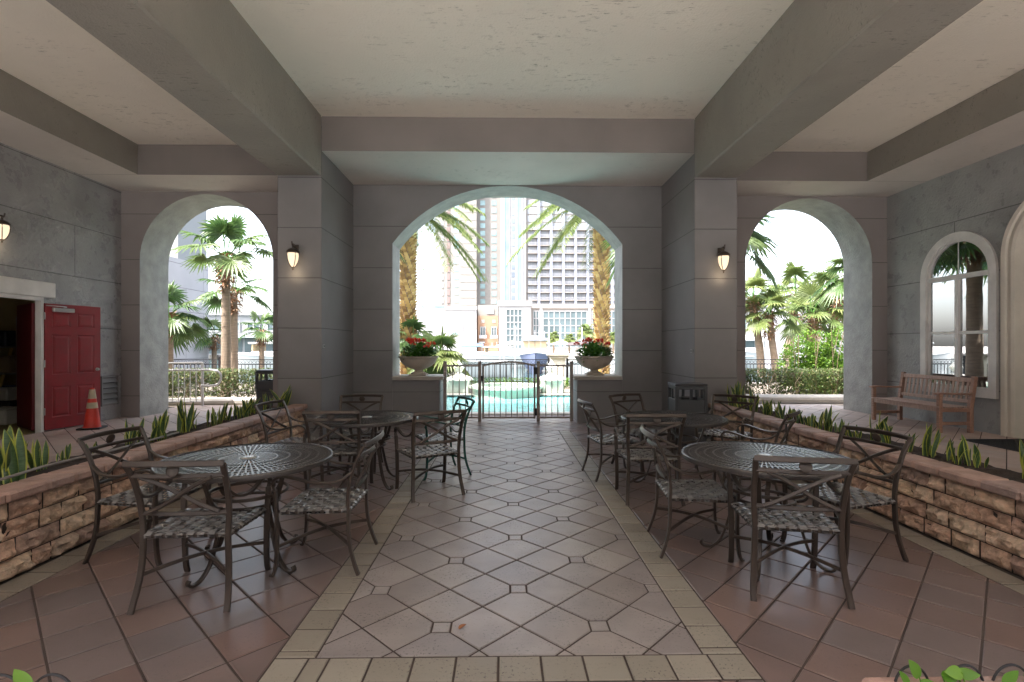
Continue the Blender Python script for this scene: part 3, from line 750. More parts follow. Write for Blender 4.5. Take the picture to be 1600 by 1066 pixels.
# ---------------------------------------------------------------- wall lamps
def lamp(loc, rz, label, on):
    T = thing('wall_lamp', label, 'wall lamp', loc, rz, 'acorn shaped wall lamps')
    # local: wall at y=0, lamp towards -y
    m_ = MB(); m_.bbox(-.045,-.018,.03,.045,0,.20,.008); m_.sweep(spline([(0,-.02,.12),(0,-.06,.185),(0,-.12,.19),(0,-.15,.165),(0,-.165,.19),(0,-.175,.225)],5), circ(.011,8), up=(1,0,0)); m_.tube([(0,-.13,.10),(0,-.13,.185)],.012,8); m_.build('bracket', M['bronze'], T, smooth=True)
    m_ = MB(); m_.lathe([(0,.125),(.03,.125),(.075,.10),(.098,.07),(.100,.045),(.092,.045)], (0,-.13,0), 16); m_.build('cap', M['bronze'], T, smooth=True)
    prof = [(.088,.045),(.090,.0),(.085,-.05),(.070,-.10),(.048,-.145),(.02,-.175)]
    m_ = MB(); m_.lathe([(r-.006,z) for r,z in prof]+[(0,-.178)], (0,-.13,0), 20); m_.build('glass_shade', M['lampglass'], T, smooth=True)
    m_ = MB()
    for k in range(4):
        a = PI/4+k*PI/2; m_.tube([(r*math.cos(a), -.13+r*math.sin(a), z) for r, z in prof], .006, 6)
    m_.lathe([(0,-.165),(.022,-.170),(.026,-.185),(.010,-.195),(.012,-.215),(0,-.225)], (0,-.13,0), 12); m_.build('cage', M['bronze'], T, smooth=True)
    if on:
        ld = bpy.data.lights.new('lamp_light', 'POINT'); ld.energy = on; ld.color = (1,.78,.5); ld.shadow_soft_size = .07
        lo = bpy.data.objects.new('lamp_light', ld); col.objects.link(lo); lo.parent = T; lo.location = (0,-.13,-.26)
M['lampglass'] = mat('lit_frosted_glass', (1,.80,.55), .4, emit=.16)
lamp((-3.30,8.20,2.90), 0, 'lit acorn shaped wall lamp on the front of the left pillar', 0.18)
lamp((3.49,8.20,2.87), 0, 'lit acorn shaped wall lamp on the front of the right pillar', 0.18)
lamp((-7.69,7.84,3.27), math.radians(90), 'acorn shaped wall lamp above the red door, at the left edge', 0.15)

# ---------------------------------------------------------------- bins
def bin_(loc, rz, label):
    T = thing('trash_bin', label, 'trash bin', loc, rz, 'graphite square trash bins')
    h = .235
    m_ = MB(); m_.bbox(-h+.012,-h+.012,.03,h-.012,h-.012,.50,.015); m_.bbox(-h+.03,-h+.03,0,h-.03,h-.03,.03,.004); m_.build('body', M['bin'], T)
    m_ = MB()
    for sx, sy in ((-1,-1),(1,-1),(-1,1),(1,1)):
        a, b = sorted((sx*h, sx*(h-.055))); c, d = sorted((sy*h, sy*(h-.055))); m_.bbox(a,c,.505,b,d,.90,.008)
    for k in range(4):
        R_ = Matrix.Rotation(k*PI/2, 4, 'Z')
        m_.bbox(-h+.05,-h+.004,.505,h-.05,-h+.03,.70,.006,M=R_); m_.bbox(-h+.05,-h+.004,.85,h-.05,-h+.03,.90,.004,M=R_); m_.bbox(-.022,-h+.005,.70,.022,-h+.028,.85,.003,M=R_)
    m_.build('hood', M['bin'], T)
    m_ = MB(); m_.bbox(-h-.004,-h-.004,.902,h+.004,h+.004,.93,.014); m_.build('lid', M['bin'], T)
    m_ = MB(); m_.lathe([(.10,.51),(.10,.72),(0,.72)], n=14); m_.build('liner', M['bin_dark'], T)
bin_((2.78,7.72,0), math.radians(-4), 'graphite square trash bin with open hood beside the right pillar')
bin_((-4.93,10.95,.06), 0, 'black square trash bin standing inside the left arch opening')

# ---------------------------------------------------------------- bench
T = thing('garden_bench', 'weathered slatted teak bench with armrests under the arched window', 'bench', (7.45,9.07,.06), math.radians(-90))
# local: length along x, front towards -y ... seat facing -y
L2 = .78; wd, wp = M['teak'], M['teak_pale']
for s in (-1, 1):
    m_ = MB(); a, b = sorted((s*L2, s*(L2-.062))); m_.bbox(a,-.30,0,b,-.24,.635,.006); m_.build('leg', wd, T)
    m_ = MB(); P = [(.215,0),(.275,0),(.275,.42),(.345,.90),(.335,.925),(.295,.93),(.215,.43)]; m_.prism(P, a, b, 'x'); m_.build('leg', wd, T)
    m_ = MB(); P = spline([(-.335,.640),(-.20,.650),(0,.640),(.15,.638),(.262,.645)],4); m_.sweep([(s*(L2-.031), y, z) for y, z in P], rrect(.085,.028,.008), up=(0,0,1)); m_.build('armrest', wd, T)
    m_ = MB(); a2, b2 = sorted((s*(L2-.01), s*(L2-.05))); m_.bbox(a2,-.24,.13,b2,.216,.18,.004); m_.bbox(a2,-.24,.345,b2,.216,.405,.004); m_.build('side_rail', wd, T)
m_ = MB(); m_.bbox(-L2+.062,-.292,.345,L2-.062,-.262,.412,.004); m_.bbox(-L2+.062,.22,.345,L2-.062,.25,.405,.004); m_.build('apron', wp, T)
for k in range(6):
    m_ = MB(); y = -.275+k*.083; m_.bbox(-L2+.004,y-.034,.416-.010*math.sin(PI*k/5),L2-.004,y+.034,.438-.010*math.sin(PI*k/5),.006); m_.build('seat_slat', wp, T)
tilt = Matrix.Translation((0,.245,.43)) @ Matrix.Rotation(math.radians(-8.3), 4, 'X')
m_ = MB(); m_.bbox(-L2+.062,-.022,.40,L2-.062,.02,.475,.010,M=tilt); m_.bbox(-L2+.062,-.018,.05,L2-.062,.014,.11,.006,M=tilt); m_.build('back_rail', wp, T)
for k in range(15):
    x = -.655+k*1.31/14; m_ = MB(); m_.bbox(x-.022,-.009,.11,x+.022,.006,.40,.003,M=tilt); m_.build('back_slat', wp, T)

# ---------------------------------------------------------------- cone, mat, store room clutter
T = thing('traffic_cone', 'faded red traffic cone with worn reflective bands leaning by the open red door', 'traffic cone', (-7.13,8.99,.06), .3)
m_ = MB(); m_.bbox(-.17,-.17,0,.17,.17,.028,.008); m_.build('base', M['black_rubber'], T)
m_ = MB(); m_.lathe([(.130,.028),(.121,.05),(.098,.22),(.079,.36),(.050,.58),(.034,.70),(.026,.705),(.024,.70)], n=28); m_.build('cone_body', M['cone'], T, smooth=True)
for z0, z1 in ((.355,.455),(.52,.68)):
    m_ = MB(); f = lambda z: .121-(z-.05)*(.121-.034)/.65+.003; m_.lathe([(f(z0)-.004,z0),(f(z0),z0),(f(z1),z1),(f(z1)-.004,z1)], n=28); m_.build('reflective_band', M['reflect'], T, smooth=True)
m_ = MB(); m_.bbox(6.95,6.62,.064,7.97,7.70,.074,.003)
n = 22
for i in range(n):
    for j in range(n):
        x, y = 6.98+i*.045, 6.65+j*.047; m_.bbox(x,y,.074,x+.026,y+.028,.080,.003)
tag(m_.build('door_mat', M['black_rubber']), 'black studded rubber mat on the walkway at the right doorway', 'door mat')
T = thing('storage_shelf', 'dim storage shelf crowded with cleaning gear inside the open red door', 'shelf', (0,0,0))
m_ = MB()
for x in (-11.4,-10.0):
    for y in (10.7, 11.2): m_.box(x-.02,y-.02,.05,x+.02,y+.02,2.1)
m_.build('upright', M['steel'], T)
for z in (.35,.9,1.45):
    m_ = MB(); m_.box(-11.45,10.66,z,-9.95,11.24,z+.03); m_.build('shelf_board', M['steel'], T)
cl = [mat('faded_carton', (.30,.21,.12), .8), mat('dark_plastic', (.03,.03,.04), .5), mat('blue_plastic', (.05,.09,.2), .4), mat('off_white_plastic', (.5,.48,.42), .5)]
nm = ['brown carton', 'black tool case', 'blue plastic tub', 'off-white tub']
for i, (x, y, z, wx, hz, k) in enumerate([(-10.75,10.95,.38,.35,.3,0),(-10.35,10.95,.38,.28,.25,2),(-10.75,10.95,.93,.3,.22,1),(-10.38,10.95,.93,.28,.33,0),(-10.55,10.95,1.48,.4,.3,1),(-9.75,10.2,.05,.4,.35,1),(-9.2,9.6,.05,.3,.28,3),(-9.75,10.2,.43,.3,.22,3),(-10.1,10.35,.05,.25,.55,1)]):
    m_ = MB(); m_.bbox(x-wx/2,y-.15,z+.001,x+wx/2,y+.15,z+hz,.02); m_.bbox(x-wx/2-.01,y-.16,z+hz+.001,x+wx/2+.01,y+.16,z+hz+.03,.01)
    pos = ['on the lowest shelf, left','on the lowest shelf, right','on the middle shelf, left','on the middle shelf, right','on the top shelf','on the floor before the shelf','on the floor nearest the dark red door leaf','resting on the black case on the floor','standing on the floor deepest in the room'][i]
    tag(m_.build('storage_box', cl[k]), nm[k]+' '+pos+' in the store room', 'box', 'clutter in the store room behind the red door')
m_ = MB(); m_.tube([(-10.35,10.5,.05),(-10.6,11.5,2.4)], .03, 8); tag(m_.build('leaning_pole', mat('yellow_wood', (.5,.34,.1), .6)), 'yellow wooden pole leaning on the back wall of the store room', 'pole')

# ---------------------------------------------------------------- gate and fence panels
GY = 10.12
def post(m_, x, h=1.17): m_.bbox(x-.032,GY-.032,0,x+.032,GY+.032,h,.004); m_.bbox(x-.037,GY-.037,h,x+.037,GY+.037,h+.02,.006)
def panel(name, x0, x1, label, cat, arch=0):
    T = thing(name, label, cat, (0,0,0)); n = round((x1-x0)/.113)
    m_ = MB(); m_.bbox(x0,GY-.014,.06,x1,GY+.014,.095,.003)
    zt = lambda x: 1.10+arch*(1-((x-(x0+x1)/2)/((x1-x0)/2))**2)
    m_.build('bottom_rail', M['gate'], T); m_ = MB(); m_.sweep([(x0+(x1-x0)*i/12, GY, zt(x0+(x1-x0)*i/12)) for i in range(13)], rrect(.030,.035,.004)); m_.build('top_rail', M['gate'], T)
    for i in range(1, n):
        x = x0+(x1-x0)*i/n; m_ = MB(); m_.bbox(x-.009,GY-.009,.095,x+.009,GY+.009,zt(x)-.015,.002); m_.build('picket', M['gate'], T)
    return T
TP = panel('pool_fence', -1.125, -.505, 'narrow taupe metal fence panel between left pier wall and pool gate', 'fence')
for x in (-1.157, -.473): m_ = MB(); post(m_, x); m_.build('post', M['gate'], TP)
TP = panel('pool_fence', .715, 1.31, 'narrow taupe metal fence panel between pool gate and right pier wall', 'fence')
for x in (.683, 1.342): m_ = MB(); post(m_, x); m_.build('post', M['gate'], TP)
TP = panel('pool_gate', -.40, .60, 'taupe metal pool gate with arched top rail in the middle of the big arch', 'gate', .075)
for x in (-.405, .61): m_ = MB(); m_.bbox(x-.02,GY-.018,.055,x+.02,GY+.018,1.12,.003); m_.build('stile', M['gate'], TP)
m_ = MB(); m_.bbox(.60,GY-.05,.93,.665,GY-.015,1.07,.006); m_.build('latch', M['black_rubber'], TP)
m_ = MB(); m_.bbox(.615,GY-.045,.12,.655,GY-.015,.26,.004); m_.build('closer', M['iron'], TP)
m_ = MB(); m_.tube([(-.43,GY-.03,.80),(-.43,GY-.03,.90)], .015, 8); m_.build('hinge', M['iron'], TP)

# ---------------------------------------------------------------- leaves
def leaf_pts(mb, p, d, up, L_, W_, n=4, fold=.25, droop=.3, mi=0):
    d = d.normalized(); s = d.cross(up)
    if s.length < 1e-3: s = d.cross(Vector((1,0,0)))
    s.normalize(); u = s.cross(d).normalized(); b = len(mb.v); mb.rn = random.random()
    for i in range(n+1):
        t = i/n; wv = W_*max(0,math.sin(PI*(t*.94+.06)**.72))**.85/2*(1 if t < 1 else 0)+.0005; c = p+d*(L_*t)-Vector((0,0,1))*(droop*L_*t*t)
        for q in (-1, 0, 1): mb.v.append(tuple(c+s*(wv*q)+u*(abs(q)*fold*wv)))
    for i in range(n):
        for q in (0, 1): k = b+i*3+q; mb.face((k, k+1, k+4, k+3), mi)
def rv(a=1): return Vector((random.gauss(0,a), random.gauss(0,a), random.gauss(0,a)))
# urns with flowers
def urn(x, label, fl):
    T = thing('stone_urn', label, 'urn', (x,10.25,.906))
    m_ = MB(); m_.bbox(-.17,-.17,0,.17,.17,.03,.006); m_.build('plinth', M['urn'], T)
    m_ = MB(); m_.lathe([(0,.03),(.15,.03),(.155,.045),(.13,.06),(.085,.075),(.075,.10),(.085,.115),(.15,.135),(.25,.18),(.325,.245),(.362,.31),(.372,.345),(.395,.352),(.40,.370),(.392,.382),(.36,.382),(.345,.36),(.33,.32),(0,.32)], n=40); m_.build('bowl', M['urn'], T, smooth=True)
    F = thing('flower_planting', fl, 'flowers', (x,10.25,1.22)); m_ = MB()
    for i in range(640):
        a = random.uniform(0,2*PI); r = .30*math.sqrt(random.random()); z = random.uniform(0,.33)*(1-.4*(r/.3)**2)
        d = Vector((math.cos(a)*r*3, math.sin(a)*r*3, random.uniform(-.2,1.2)))
        leaf_pts(m_, Vector((math.cos(a)*r*1.12, math.sin(a)*r*1.12, z)), d, Vector((0,0,1)), random.uniform(.07,.13), random.uniform(.045,.075), 3)
    m_.build('foliage', M['leaf'], F)
    m_ = MB()
    for i in range(13):
        a = random.uniform(0,2*PI); r = .10+.28*random.random(); c = Vector((math.cos(a)*r, math.sin(a)*r, .37-.9*r*r+random.uniform(0,.05)))
        for k in range(26):
            d = rv(); d.z = abs(d.z)*.8; d.normalize(); leaf_pts(m_, c+d*.03, d, rv(), .045, .038, 2, droop=.1)
    m_.build('blossom', M['petal'], F)
urn(-1.70, 'cast stone urn bowl on the left pier wall of the big arch', 'red geranium-like flowers and leaves filling the left urn')
urn(1.815, 'cast stone urn bowl on the right pier wall of the big arch', 'coral red flowers and leaves filling the right urn')

# snake plants
def snake(loc, n, hmax, label, k):
    m_ = MB()
    for i in range(n):
        a = random.uniform(0,2*PI); lean = random.uniform(.08,.5)*(1.3 if i > n/2 else .6); H = hmax*random.uniform(.45,1) if i else hmax
        W_ = H*random.uniform(.11,.17)+.013; tw = random.uniform(-1,1); base = Vector((random.uniform(-.05,.05), random.uniform(-.05,.05), 0)); b = len(m_.v); N_ = 8
        f0 = random.uniform(0,PI)
        for j in range(N_+1):
            t = j/N_; wv = W_/2*(min(1,.55+t*1.3) if t < .55 else max(0, 1-((t-.55)/.45)**1.8)); c = base+Vector((math.cos(a)*lean*H*t**1.4, math.sin(a)*lean*H*t**1.4, H*t*(1-.12*lean*t)))
            f = f0+tw*t; s = Vector((math.cos(f), math.sin(f), 0)); nn = Vector((-math.sin(f), math.cos(f), 0))
            for q in (-1,-.74,0,.74,1): m_.v.append(tuple(c+s*(wv*q)+nn*(wv*.45*q*q)))
        for j in range(N_):
            for q in range(4): kk = b+j*5+q; m_.face((kk,kk+1,kk+6,kk+5), 1 if q in (0,3) else 0)
    o = m_.build('snake_plant', [M['snake'], M['snake_edge']], smooth=True, fixn=False); o.location = loc
    tag(o, label, 'plant', 'yellow-edged snake plants in the planters'); return o
ordn = ['first','second','third','fourth','fifth','sixth','seventh','eighth','ninth','tenth','eleventh','twelfth','thirteenth','fourteenth','fifteenth','sixteenth','seventeenth','eighteenth','nineteenth','twentieth','twenty-first','twenty-second','twenty-third','twenty-fourth','twenty-fifth','twenty-sixth','twenty-seventh','twenty-eighth']
LP = [(-3.47,3.68,9,.36),(-3.62,3.30,4,.22),(-3.62,4.05,6,.20),(-3.66,4.32,4,.12),(-3.62,5.05,7,.21),(-3.60,5.42,7,.24),(-3.55,5.75,7,.32),(-3.62,6.05,6,.19),(-3.52,6.40,6,.21),(-3.6,6.70,6,.20),(-3.5,7.0,7,.21),(-3.58,7.3,6,.2),(-3.5,7.6,6,.22),(-3.42,7.95,8,.30)]
LP += [(-3.68,4.62,3,.09),(-3.5,5.25,5,.15),(-3.7,5.6,5,.18),(-3.48,6.2,5,.15),(-3.68,6.55,5,.17),(-3.5,6.85,6,.15),(-3.66,7.15,5,.17),(-3.62,7.45,6,.18),(-3.56,7.75,6,.18)]
for i, (x, y, n, h) in enumerate(sorted(LP, key=lambda q: q[1])): snake((x,y,.53), n+1, h*1.28, f'snake plant clump in the left planter, {ordn[i]} counting from the camera', i)
RP = [(3.80,3.62,8,.30),(3.74,4.10,6,.20),(3.80,4.02,3,.15),(3.74,4.42,7,.24),(3.66,4.85,7,.22),(3.72,5.05,5,.26),(3.74,5.60,5,.13),(3.66,5.75,7,.24),(3.7,6.15,6,.12),(3.68,6.45,6,.14),(3.66,6.75,7,.20),(3.64,7.05,6,.17),(3.62,7.4,8,.30),(3.6,7.75,9,.36),(3.62,8.0,7,.3)]
RP += [(3.78,4.25,4,.14),(3.72,4.62,4,.15),(3.62,5.2,4,.12),(3.66,5.4,5,.14),(3.6,5.9,6,.15),(3.62,6.05,5,.11),(3.6,6.3,6,.15),(3.74,6.6,6,.14),(3.6,6.9,6,.16),(3.75,7.2,6,.18),(3.7,7.55,7,.2),(3.72,7.9,7,.22)]
for i, (x, y, n, h) in enumerate(sorted(RP, key=lambda q: q[1])): snake((x,y,.53), n+1, h*1.28, f'snake plant clump in the right planter, {ordn[i]} counting from the camera', i)

# foreground planters behind the camera edge with wire hoops
def fore(x0, x1, y1, hoops, plants, lab, side, hz):
    T = thing('low_planter', 'low brick planter at the bottom '+side+' edge of the photo', 'planter', (0,0,0))
    m_ = MB(); m_.bbox(x0,.75,0,x1,y1-.03,.50,.01); m_.build('wall', M['stone_cap'], T); m_ = MB()
    x = x0
    while x < x1: 
        m_.rn = random.random(); m_.bbox(x+.002,y1-.22,.503,min(x+.3,x1)-.002,y1,.57,.012); x += .3
    m_.build('coping', M['stone_cap'], T); m_ = MB(); m_.box(x0+.03,.78,.503,x1-.03,y1-.222,.54); m_.build('soil', M['soil'], T)
    m_ = MB()
    for cx, cy, r in hoops: m_.tube([(cx+r*math.cos(PI-PI*i/16), cy, hz+.070*math.sin(PI*i/16)) for i in range(17)], .0035, 6); m_.tube([(cx-r,cy,.53),(cx-r,cy,hz)],.0035,6); m_.tube([(cx+r,cy,.53),(cx+r,cy,hz)],.0035,6)
    tag(m_.build('wire_edging', M['iron'], smooth=True), 'black wire hoop edging at the bottom '+side+' corner', 'garden edging')
    m_ = MB()
    for (px, py, pz, dx, dy, dz, L_, W_) in plants:
        p = Vector((px,py,pz)); leaf_pts(m_, p, Vector((dx,dy,dz)), Vector((0,-.8,.6)), L_, W_, 6, .15, .15)
        m_.tube([(px+.02,py-.01,.53),(px+.012,py,.5*(pz+.54)),(px,py,pz+.004)], .002, 5)
    tag(m_.build('young_plant', M['leaf_new'], smooth=True, fixn=False), lab, 'plant')
fore(-2.6, -1.12, 1.36, [(-1.285,1.33,.060),(-1.155,1.33,.058),(-1.42,1.33,.06)], [(-1.20,1.30,.60,-.8,0,.45,.07,.030),(-1.195,1.31,.632,-.55,.05,.8,.075,.034)], 'two bright green young leaves at the bottom left corner', 'left', .588)
fore(1.0, 2.9, 1.43, [(1.28,1.40,.054),(1.41,1.40,.056),(1.13,1.40,.05)], [(1.09,1.36,.585,-.5,0,.9,.055,.022),(1.125,1.37,.60,-.45,.05,1,.062,.034),(1.13,1.37,.575,.9,0,.15,.055,.032),(1.19,1.37,.60,1,0,.1,.045,.03),(1.235,1.36,.615,-.9,0,.25,.05,.034),(1.24,1.38,.60,1,0,.12,.065,.03),(1.36,1.37,.58,.8,0,.9,.06,.026),(1.41,1.36,.60,.7,0,.5,.05,.028)], 'cluster of green young leaves among wire hoops at the bottom right corner', 'right', .543)

m_ = MB(); leaf_pts(m_, Vector((-.235,2.70,.006)), Vector((.6,.5,.25)), Vector((0,0,1)), .05, .028, 4, .5, .1)
tag(m_.build('fallen_leaf', mat('dry_leaf', (.30,.12,.05), .7), fixn=False), 'small dry brown leaf lying on the diamond paving near the bottom centre', 'leaf')

# ---------------------------------------------------------------- outside: ground, pool, water
deckm = mat('pool_deck_paver', (.27,.225,.18), .7, var=.10, vscale=8, bump=.3, bscale=30)
gm = mat('lawn', (.22,.24,.14), .9, var=.3, vscale=8, bump=2, bscale=60)
def sheet(name, quads, m, z, lab=None):
    b = MB()
    for q in quads: b.add([(q[0],q[1],z),(q[2],q[1],z),(q[2],q[3],z),(q[0],q[3],z)], [(0,1,2,3)])
    return struct(b.build(name, m, fixn=False))
PX0, PX1, PY0, PY1 = -3.4, 3.6, 11.35, 15.5
m_ = MB()
for q in [(-16,11.2,PX0,19.9),(PX1,11.2,16,19.9),(PX0,PY1,PX1,19.9),(PX0,11.2,PX1,PY0)]: m_.box(q[0],q[1],-.6,q[2],q[3],-.012)
struct(m_.build('pool_deck', deckm))
sheet('lawn', [(-60,-60,60,-12)], gm, -.03); sheet('forecourt', [(-60,-12,60,-2.51)], mat('bounce_paving', (.78,.78,.75), .8, var=.05, vscale=4), -.03); sheet('ground', [(-60,-2.5,-11.1,19.9),(12.1,-2.5,60,19.9),(-11.1,-2.5,-7.69,5.4),(8.31,-2.5,12.1,4.8)], deckm, -.035)  # forecourt lies out of view; near-white, added to bounce light onto the ceiling
sheet('pool_floor', [(PX0,PY0,PX1,PY1)], mat('pool_plaster', (.20,.62,.64), .6, var=.12, vscale=4), -.55)
def water_mat(name, c, tr):
    m = mat(name, c, .06, bump=.35, bscale=6)
    b = m.node_tree.nodes['Principled BSDF']; b.inputs['Transmission Weight'].default_value = tr; b.inputs['IOR'].default_value = 1.33
    return m
sheet('pool_water', [(PX0,PY0,PX1,PY1)], mat('pool_water', (.22,.60,.62), .08, var=.25, vscale=9, bump=.8, bscale=7), -.05)
m_ = MB(); 
for q in [(PX0-.25,PY1,PX1+.25,PY1+.3),(PX0,PY0-.3,PX1,PY0)]: m_.bbox(q[0],q[1],-.2,q[2],q[3],.03,.02)
struct(m_.build('pool_coping', M['cap']))
sheet('marina_water', [(-700,20.3,700,108)], mat('marina_water', (.05,.09,.09), .1, bump=1, bscale=3), -1.1)
m_ = MB(); m_.box(-700,108,-3,700,900,-.3); struct(m_.build('quay', mat('quay_paving', (.5,.46,.42), .8)))
m_ = MB(); m_.box(-60,19.9,-3,60,20.3,.02); struct(m_.build('seawall', M['cap']))
# spa basin with two pedestals
T = thing('fountain_basin', 'round raised fountain basin at the far side of the pool', 'fountain', (.08,15.9,0))
m_ = MB(); m_.lathe([(1.05,-.5),(1.05,.18),(1.16,.20),(1.16,.27),(.82,.27),(.82,.05)], n=48); m_.build('rim_wall', mat('pale_aqua_basin', (.46,.47,.38), .5), T, smooth=True)
m_ = MB(); m_.lathe([(.83,.17),(0,.17)], n=40); m_.build('basin_water', mat('basin_water', (.35,.6,.55), .1), T)
for x, lab in ((-1.42,'left'),(1.52,'right')):
    T = thing('finial_pedestal', 'white pedestal with a pointed finial behind the '+lab+' part of the gate', 'pedestal', (x,16.2,-.01))
    m_ = MB(); m_.bbox(-.34,-.34,0,.34,.34,.42,.02); m_.build('plinth', mat('pale_green_stone', (.50,.56,.48), .6), T)
    m_ = MB(); m_.lathe([(0,.42),(.46,.42),(.46,.46),(.40,.50),(.15,.60),(.09,.66),(.14,.74),(.18,.82),(.12,.90),(.05,.98),(0,1.06)], n=20); m_.build('finial', mat('white_cast_stone', (.68,.66,.60), .6), T, smooth=True)
# curved curb walls
def curb(P, lab):
    m_ = MB(); m_.sweep(spline(P, 6), rrect(.34,.17,.05)); tag(m_.build('curb_wall', M['cap'], smooth=True), lab, 'curb')
curb([(-11,12.95,.12),(-9,12.6,.12),(-7,12.75,.12),(-5,13.1,.12),(-3.2,13.9,.10)], 'rounded cream curb at the foot of the hedge in the left arch')
curb([(3.6,14.0,.10),(5,13.5,.12),(7.5,13.3,.12),(10,13.3,.12),(13,13.4,.12)], 'rounded cream curb at the foot of the hedge in the right arch')
# iron fence with cast piers along the seawall
def iron(x0, x1, lab, y=19.3):
    T = thing('iron_fence', lab, 'fence', (0,0,0)); m_ = MB()
    for z in (.12,.78,.95): m_.box(x0,y-.015,z,x1,y+.015,z+.03); m_.build('rail', M['iron'], T); m_ = MB()
    n = int((x1-x0)/.13)
    for i in range(n+1): x = x0+(x1-x0)*i/n; m_.box(x-.009,y-.009,.15,x+.009,y+.009,.78)
    for i in range(n): x = x0+(x1-x0)*(i+.5)/n; m_.sweep([(x+.055*math.cos(2*PI*k/10), y, .865+.055*math.sin(2*PI*k/10)) for k in range(10)], rrect(.012,.012,.002), closed=True, up=(0,1,0))
    m_.build('picket', M['iron'], T)['kind'] = 'stuff'
    for x in ((x0, x1) if x1-x0 < 4 else (x0, (x0+x1)/2, x1)): m_ = MB(); m_.bbox(x-.04,y-.04,0,x+.04,y+.04,1.06,.005); m_.lathe([(.06,1.06),(.05,1.10),(0,1.14)],(x,y,0),10); m_.build('post', M['iron'], T)
iron(-13,-8.2,'black iron fence with ring frieze behind the hedge in the left arch'); iron(-7.9,-2.35,'black iron fence left of the pool, behind the left urn')
iron(-1.6,1.7,'black iron fence across the far side of the pool, behind the gate'); iron(2.4,7.6,'black iron fence right of the pool, behind the right urn'); iron(7.8,16,'black iron fence with ring frieze behind the hedge in the right arch')
for x, lab in ((-1.97,'left'),(2.05,'right')):
    T = thing('fence_pier', 'cream masonry fence pier behind the pool, '+lab+' of the gate', 'pier', (x,19.3,0))
    m_ = MB(); m_.bbox(-.26,-.26,0,.26,.26,1.02,.01); m_.build('shaft', M['trim'], T); m_ = MB(); m_.bbox(-.36,-.36,1.022,.36,.36,1.10,.02); m_.bbox(-.42,-.42,1.102,.42,.42,1.20,.03); m_.build('cap', M['cap'], T)
# ramp railing in the left arch
T = thing('ramp_railing', 'pale grey metal ramp railing with a looped handrail in the left arch', 'railing', (0,0,0))
R_ = M['rail']; ry = 12.3
m_ = MB(); m_.tube([(-9.8,ry,1.06),(-7.16,ry,1.09)], .022, 8); m_.build('top_rail', R_, T); m_ = MB(); m_.tube([(-9.8,ry,.16),(-7.16,ry,.16)], .018, 8); m_.build('bottom_rail', R_, T)
for i in range(20): x = -9.8+i*.138; m_ = MB(); m_.tube([(x,ry,.16),(x,ry,1.07)], .022 if i in (0,19) else .011, 8); m_.build('baluster', R_, T)
m_ = MB(); m_.tube([(-7.16,ry,.05),(-7.16,ry,1.09)], .025, 8); m_.build('post', R_, T)
m_ = MB(); m_.tube(spline([(-9.8,ry-.09,.90),(-7.4,ry-.09,.92),(-6.9,ry-.09,.92),(-6.74,ry-.09,.88),(-6.68,ry-.09,.76),(-6.74,ry-.09,.60),(-6.9,ry-.09,.55),(-7.16,ry-.05,.55)],5), .026, 8); m_.build('handrail', R_, T, smooth=True)

# ---------------------------------------------------------------- hedges and bushes
def hedge(name, boxes, n, m, lab, cat, lw=(.03,.06), stems=True, ball=False):
    T = thing(name, lab, cat, (0,0,0)); m_ = MB()
    for (x0,y0,z0,x1,y1,z1) in boxes:
        for i in range(n//len(boxes)):
            while True:
                u, v, q = random.random(), random.random(), random.random()
                if ball:
                    d = Vector((u-.5, v-.5, (q-.25)*.66)); 
                    if d.length > .5: continue
                p = Vector((x0+(x1-x0)*u, y0+(y1-y0)*v, z0+(z1-z0)*q)); 
                e = noise.noise(p*2.6)+.5*noise.noise(p*6)
                if e < (-.30 if not ball else -.12): continue
                if not ball and q < .4 and random.random() < .2: continue
                break
            leaf_pts(m_, p, Vector((random.gauss(0,1),random.gauss(0,1)-.3,random.gauss(.5,.8))), Vector((0,0,1)), random.uniform(*lw)*1.3, random.uniform(*lw)*.8, 2)
    m_.build('foliage', m, T, fixn=False)
    if stems:
        m_ = MB()
        for (x0,y0,z0,x1,y1,z1) in boxes:
            for i in range(max(3, int((x1-x0)*5))):
                x = random.uniform(x0,x1); y = random.uniform(y0,y1)
                for k in range(3): m_.tube([(x,y,z0-.1),(x+random.uniform(-.12,.12),y+random.uniform(-.1,.1),z0+(z1-z0)*.45),(x+random.uniform(-.3,.3),y,z0+(z1-z0)*.9)], .008, 4)
        m_.build('stem', M['twig'], T)['kind'] = 'stuff'
    return T
hedge('clipped_hedge', [(-10.2,13.35,.12,-3.9,14.1,.88)], 22000, M['hedge'], 'clipped brown-green hedge in the left arch, behind the curb', 'hedge')
hedge('clipped_hedge', [(4.6,14.0,.12,11.2,14.8,.84)], 22000, M['hedge'], 'clipped brown-green hedge in the right arch, below the lime green bush', 'hedge')
hedge('flowering_bush', [(8.75,15.4,.1,10.9,17.0,2.0),(9.8,15.2,.1,12.8,17.2,2.2)], 15000, M['lime'], 'large lime green bush behind the hedge in the right arch', 'bush', (.05,.09), ball=True)
hedge('low_hedge', [(-4.6,17.8,.02,4.8,18.4,.36)], 9000, M['lime'], 'low yellow-green hedge beyond the pool', 'hedge', (.03,.05), stems=False)
hedge('shrub', [(2.55,12.2,.0,3.4,13.2,1.0)], 2500, M['leaf'], 'small dark shrub behind the right urn', 'shrub', ball=True)
hedge('shrub', [(-3.3,12.2,.0,-2.45,13.2,1.0)], 2500, M['leaf'], 'small dark shrub behind the left urn', 'shrub', ball=True)

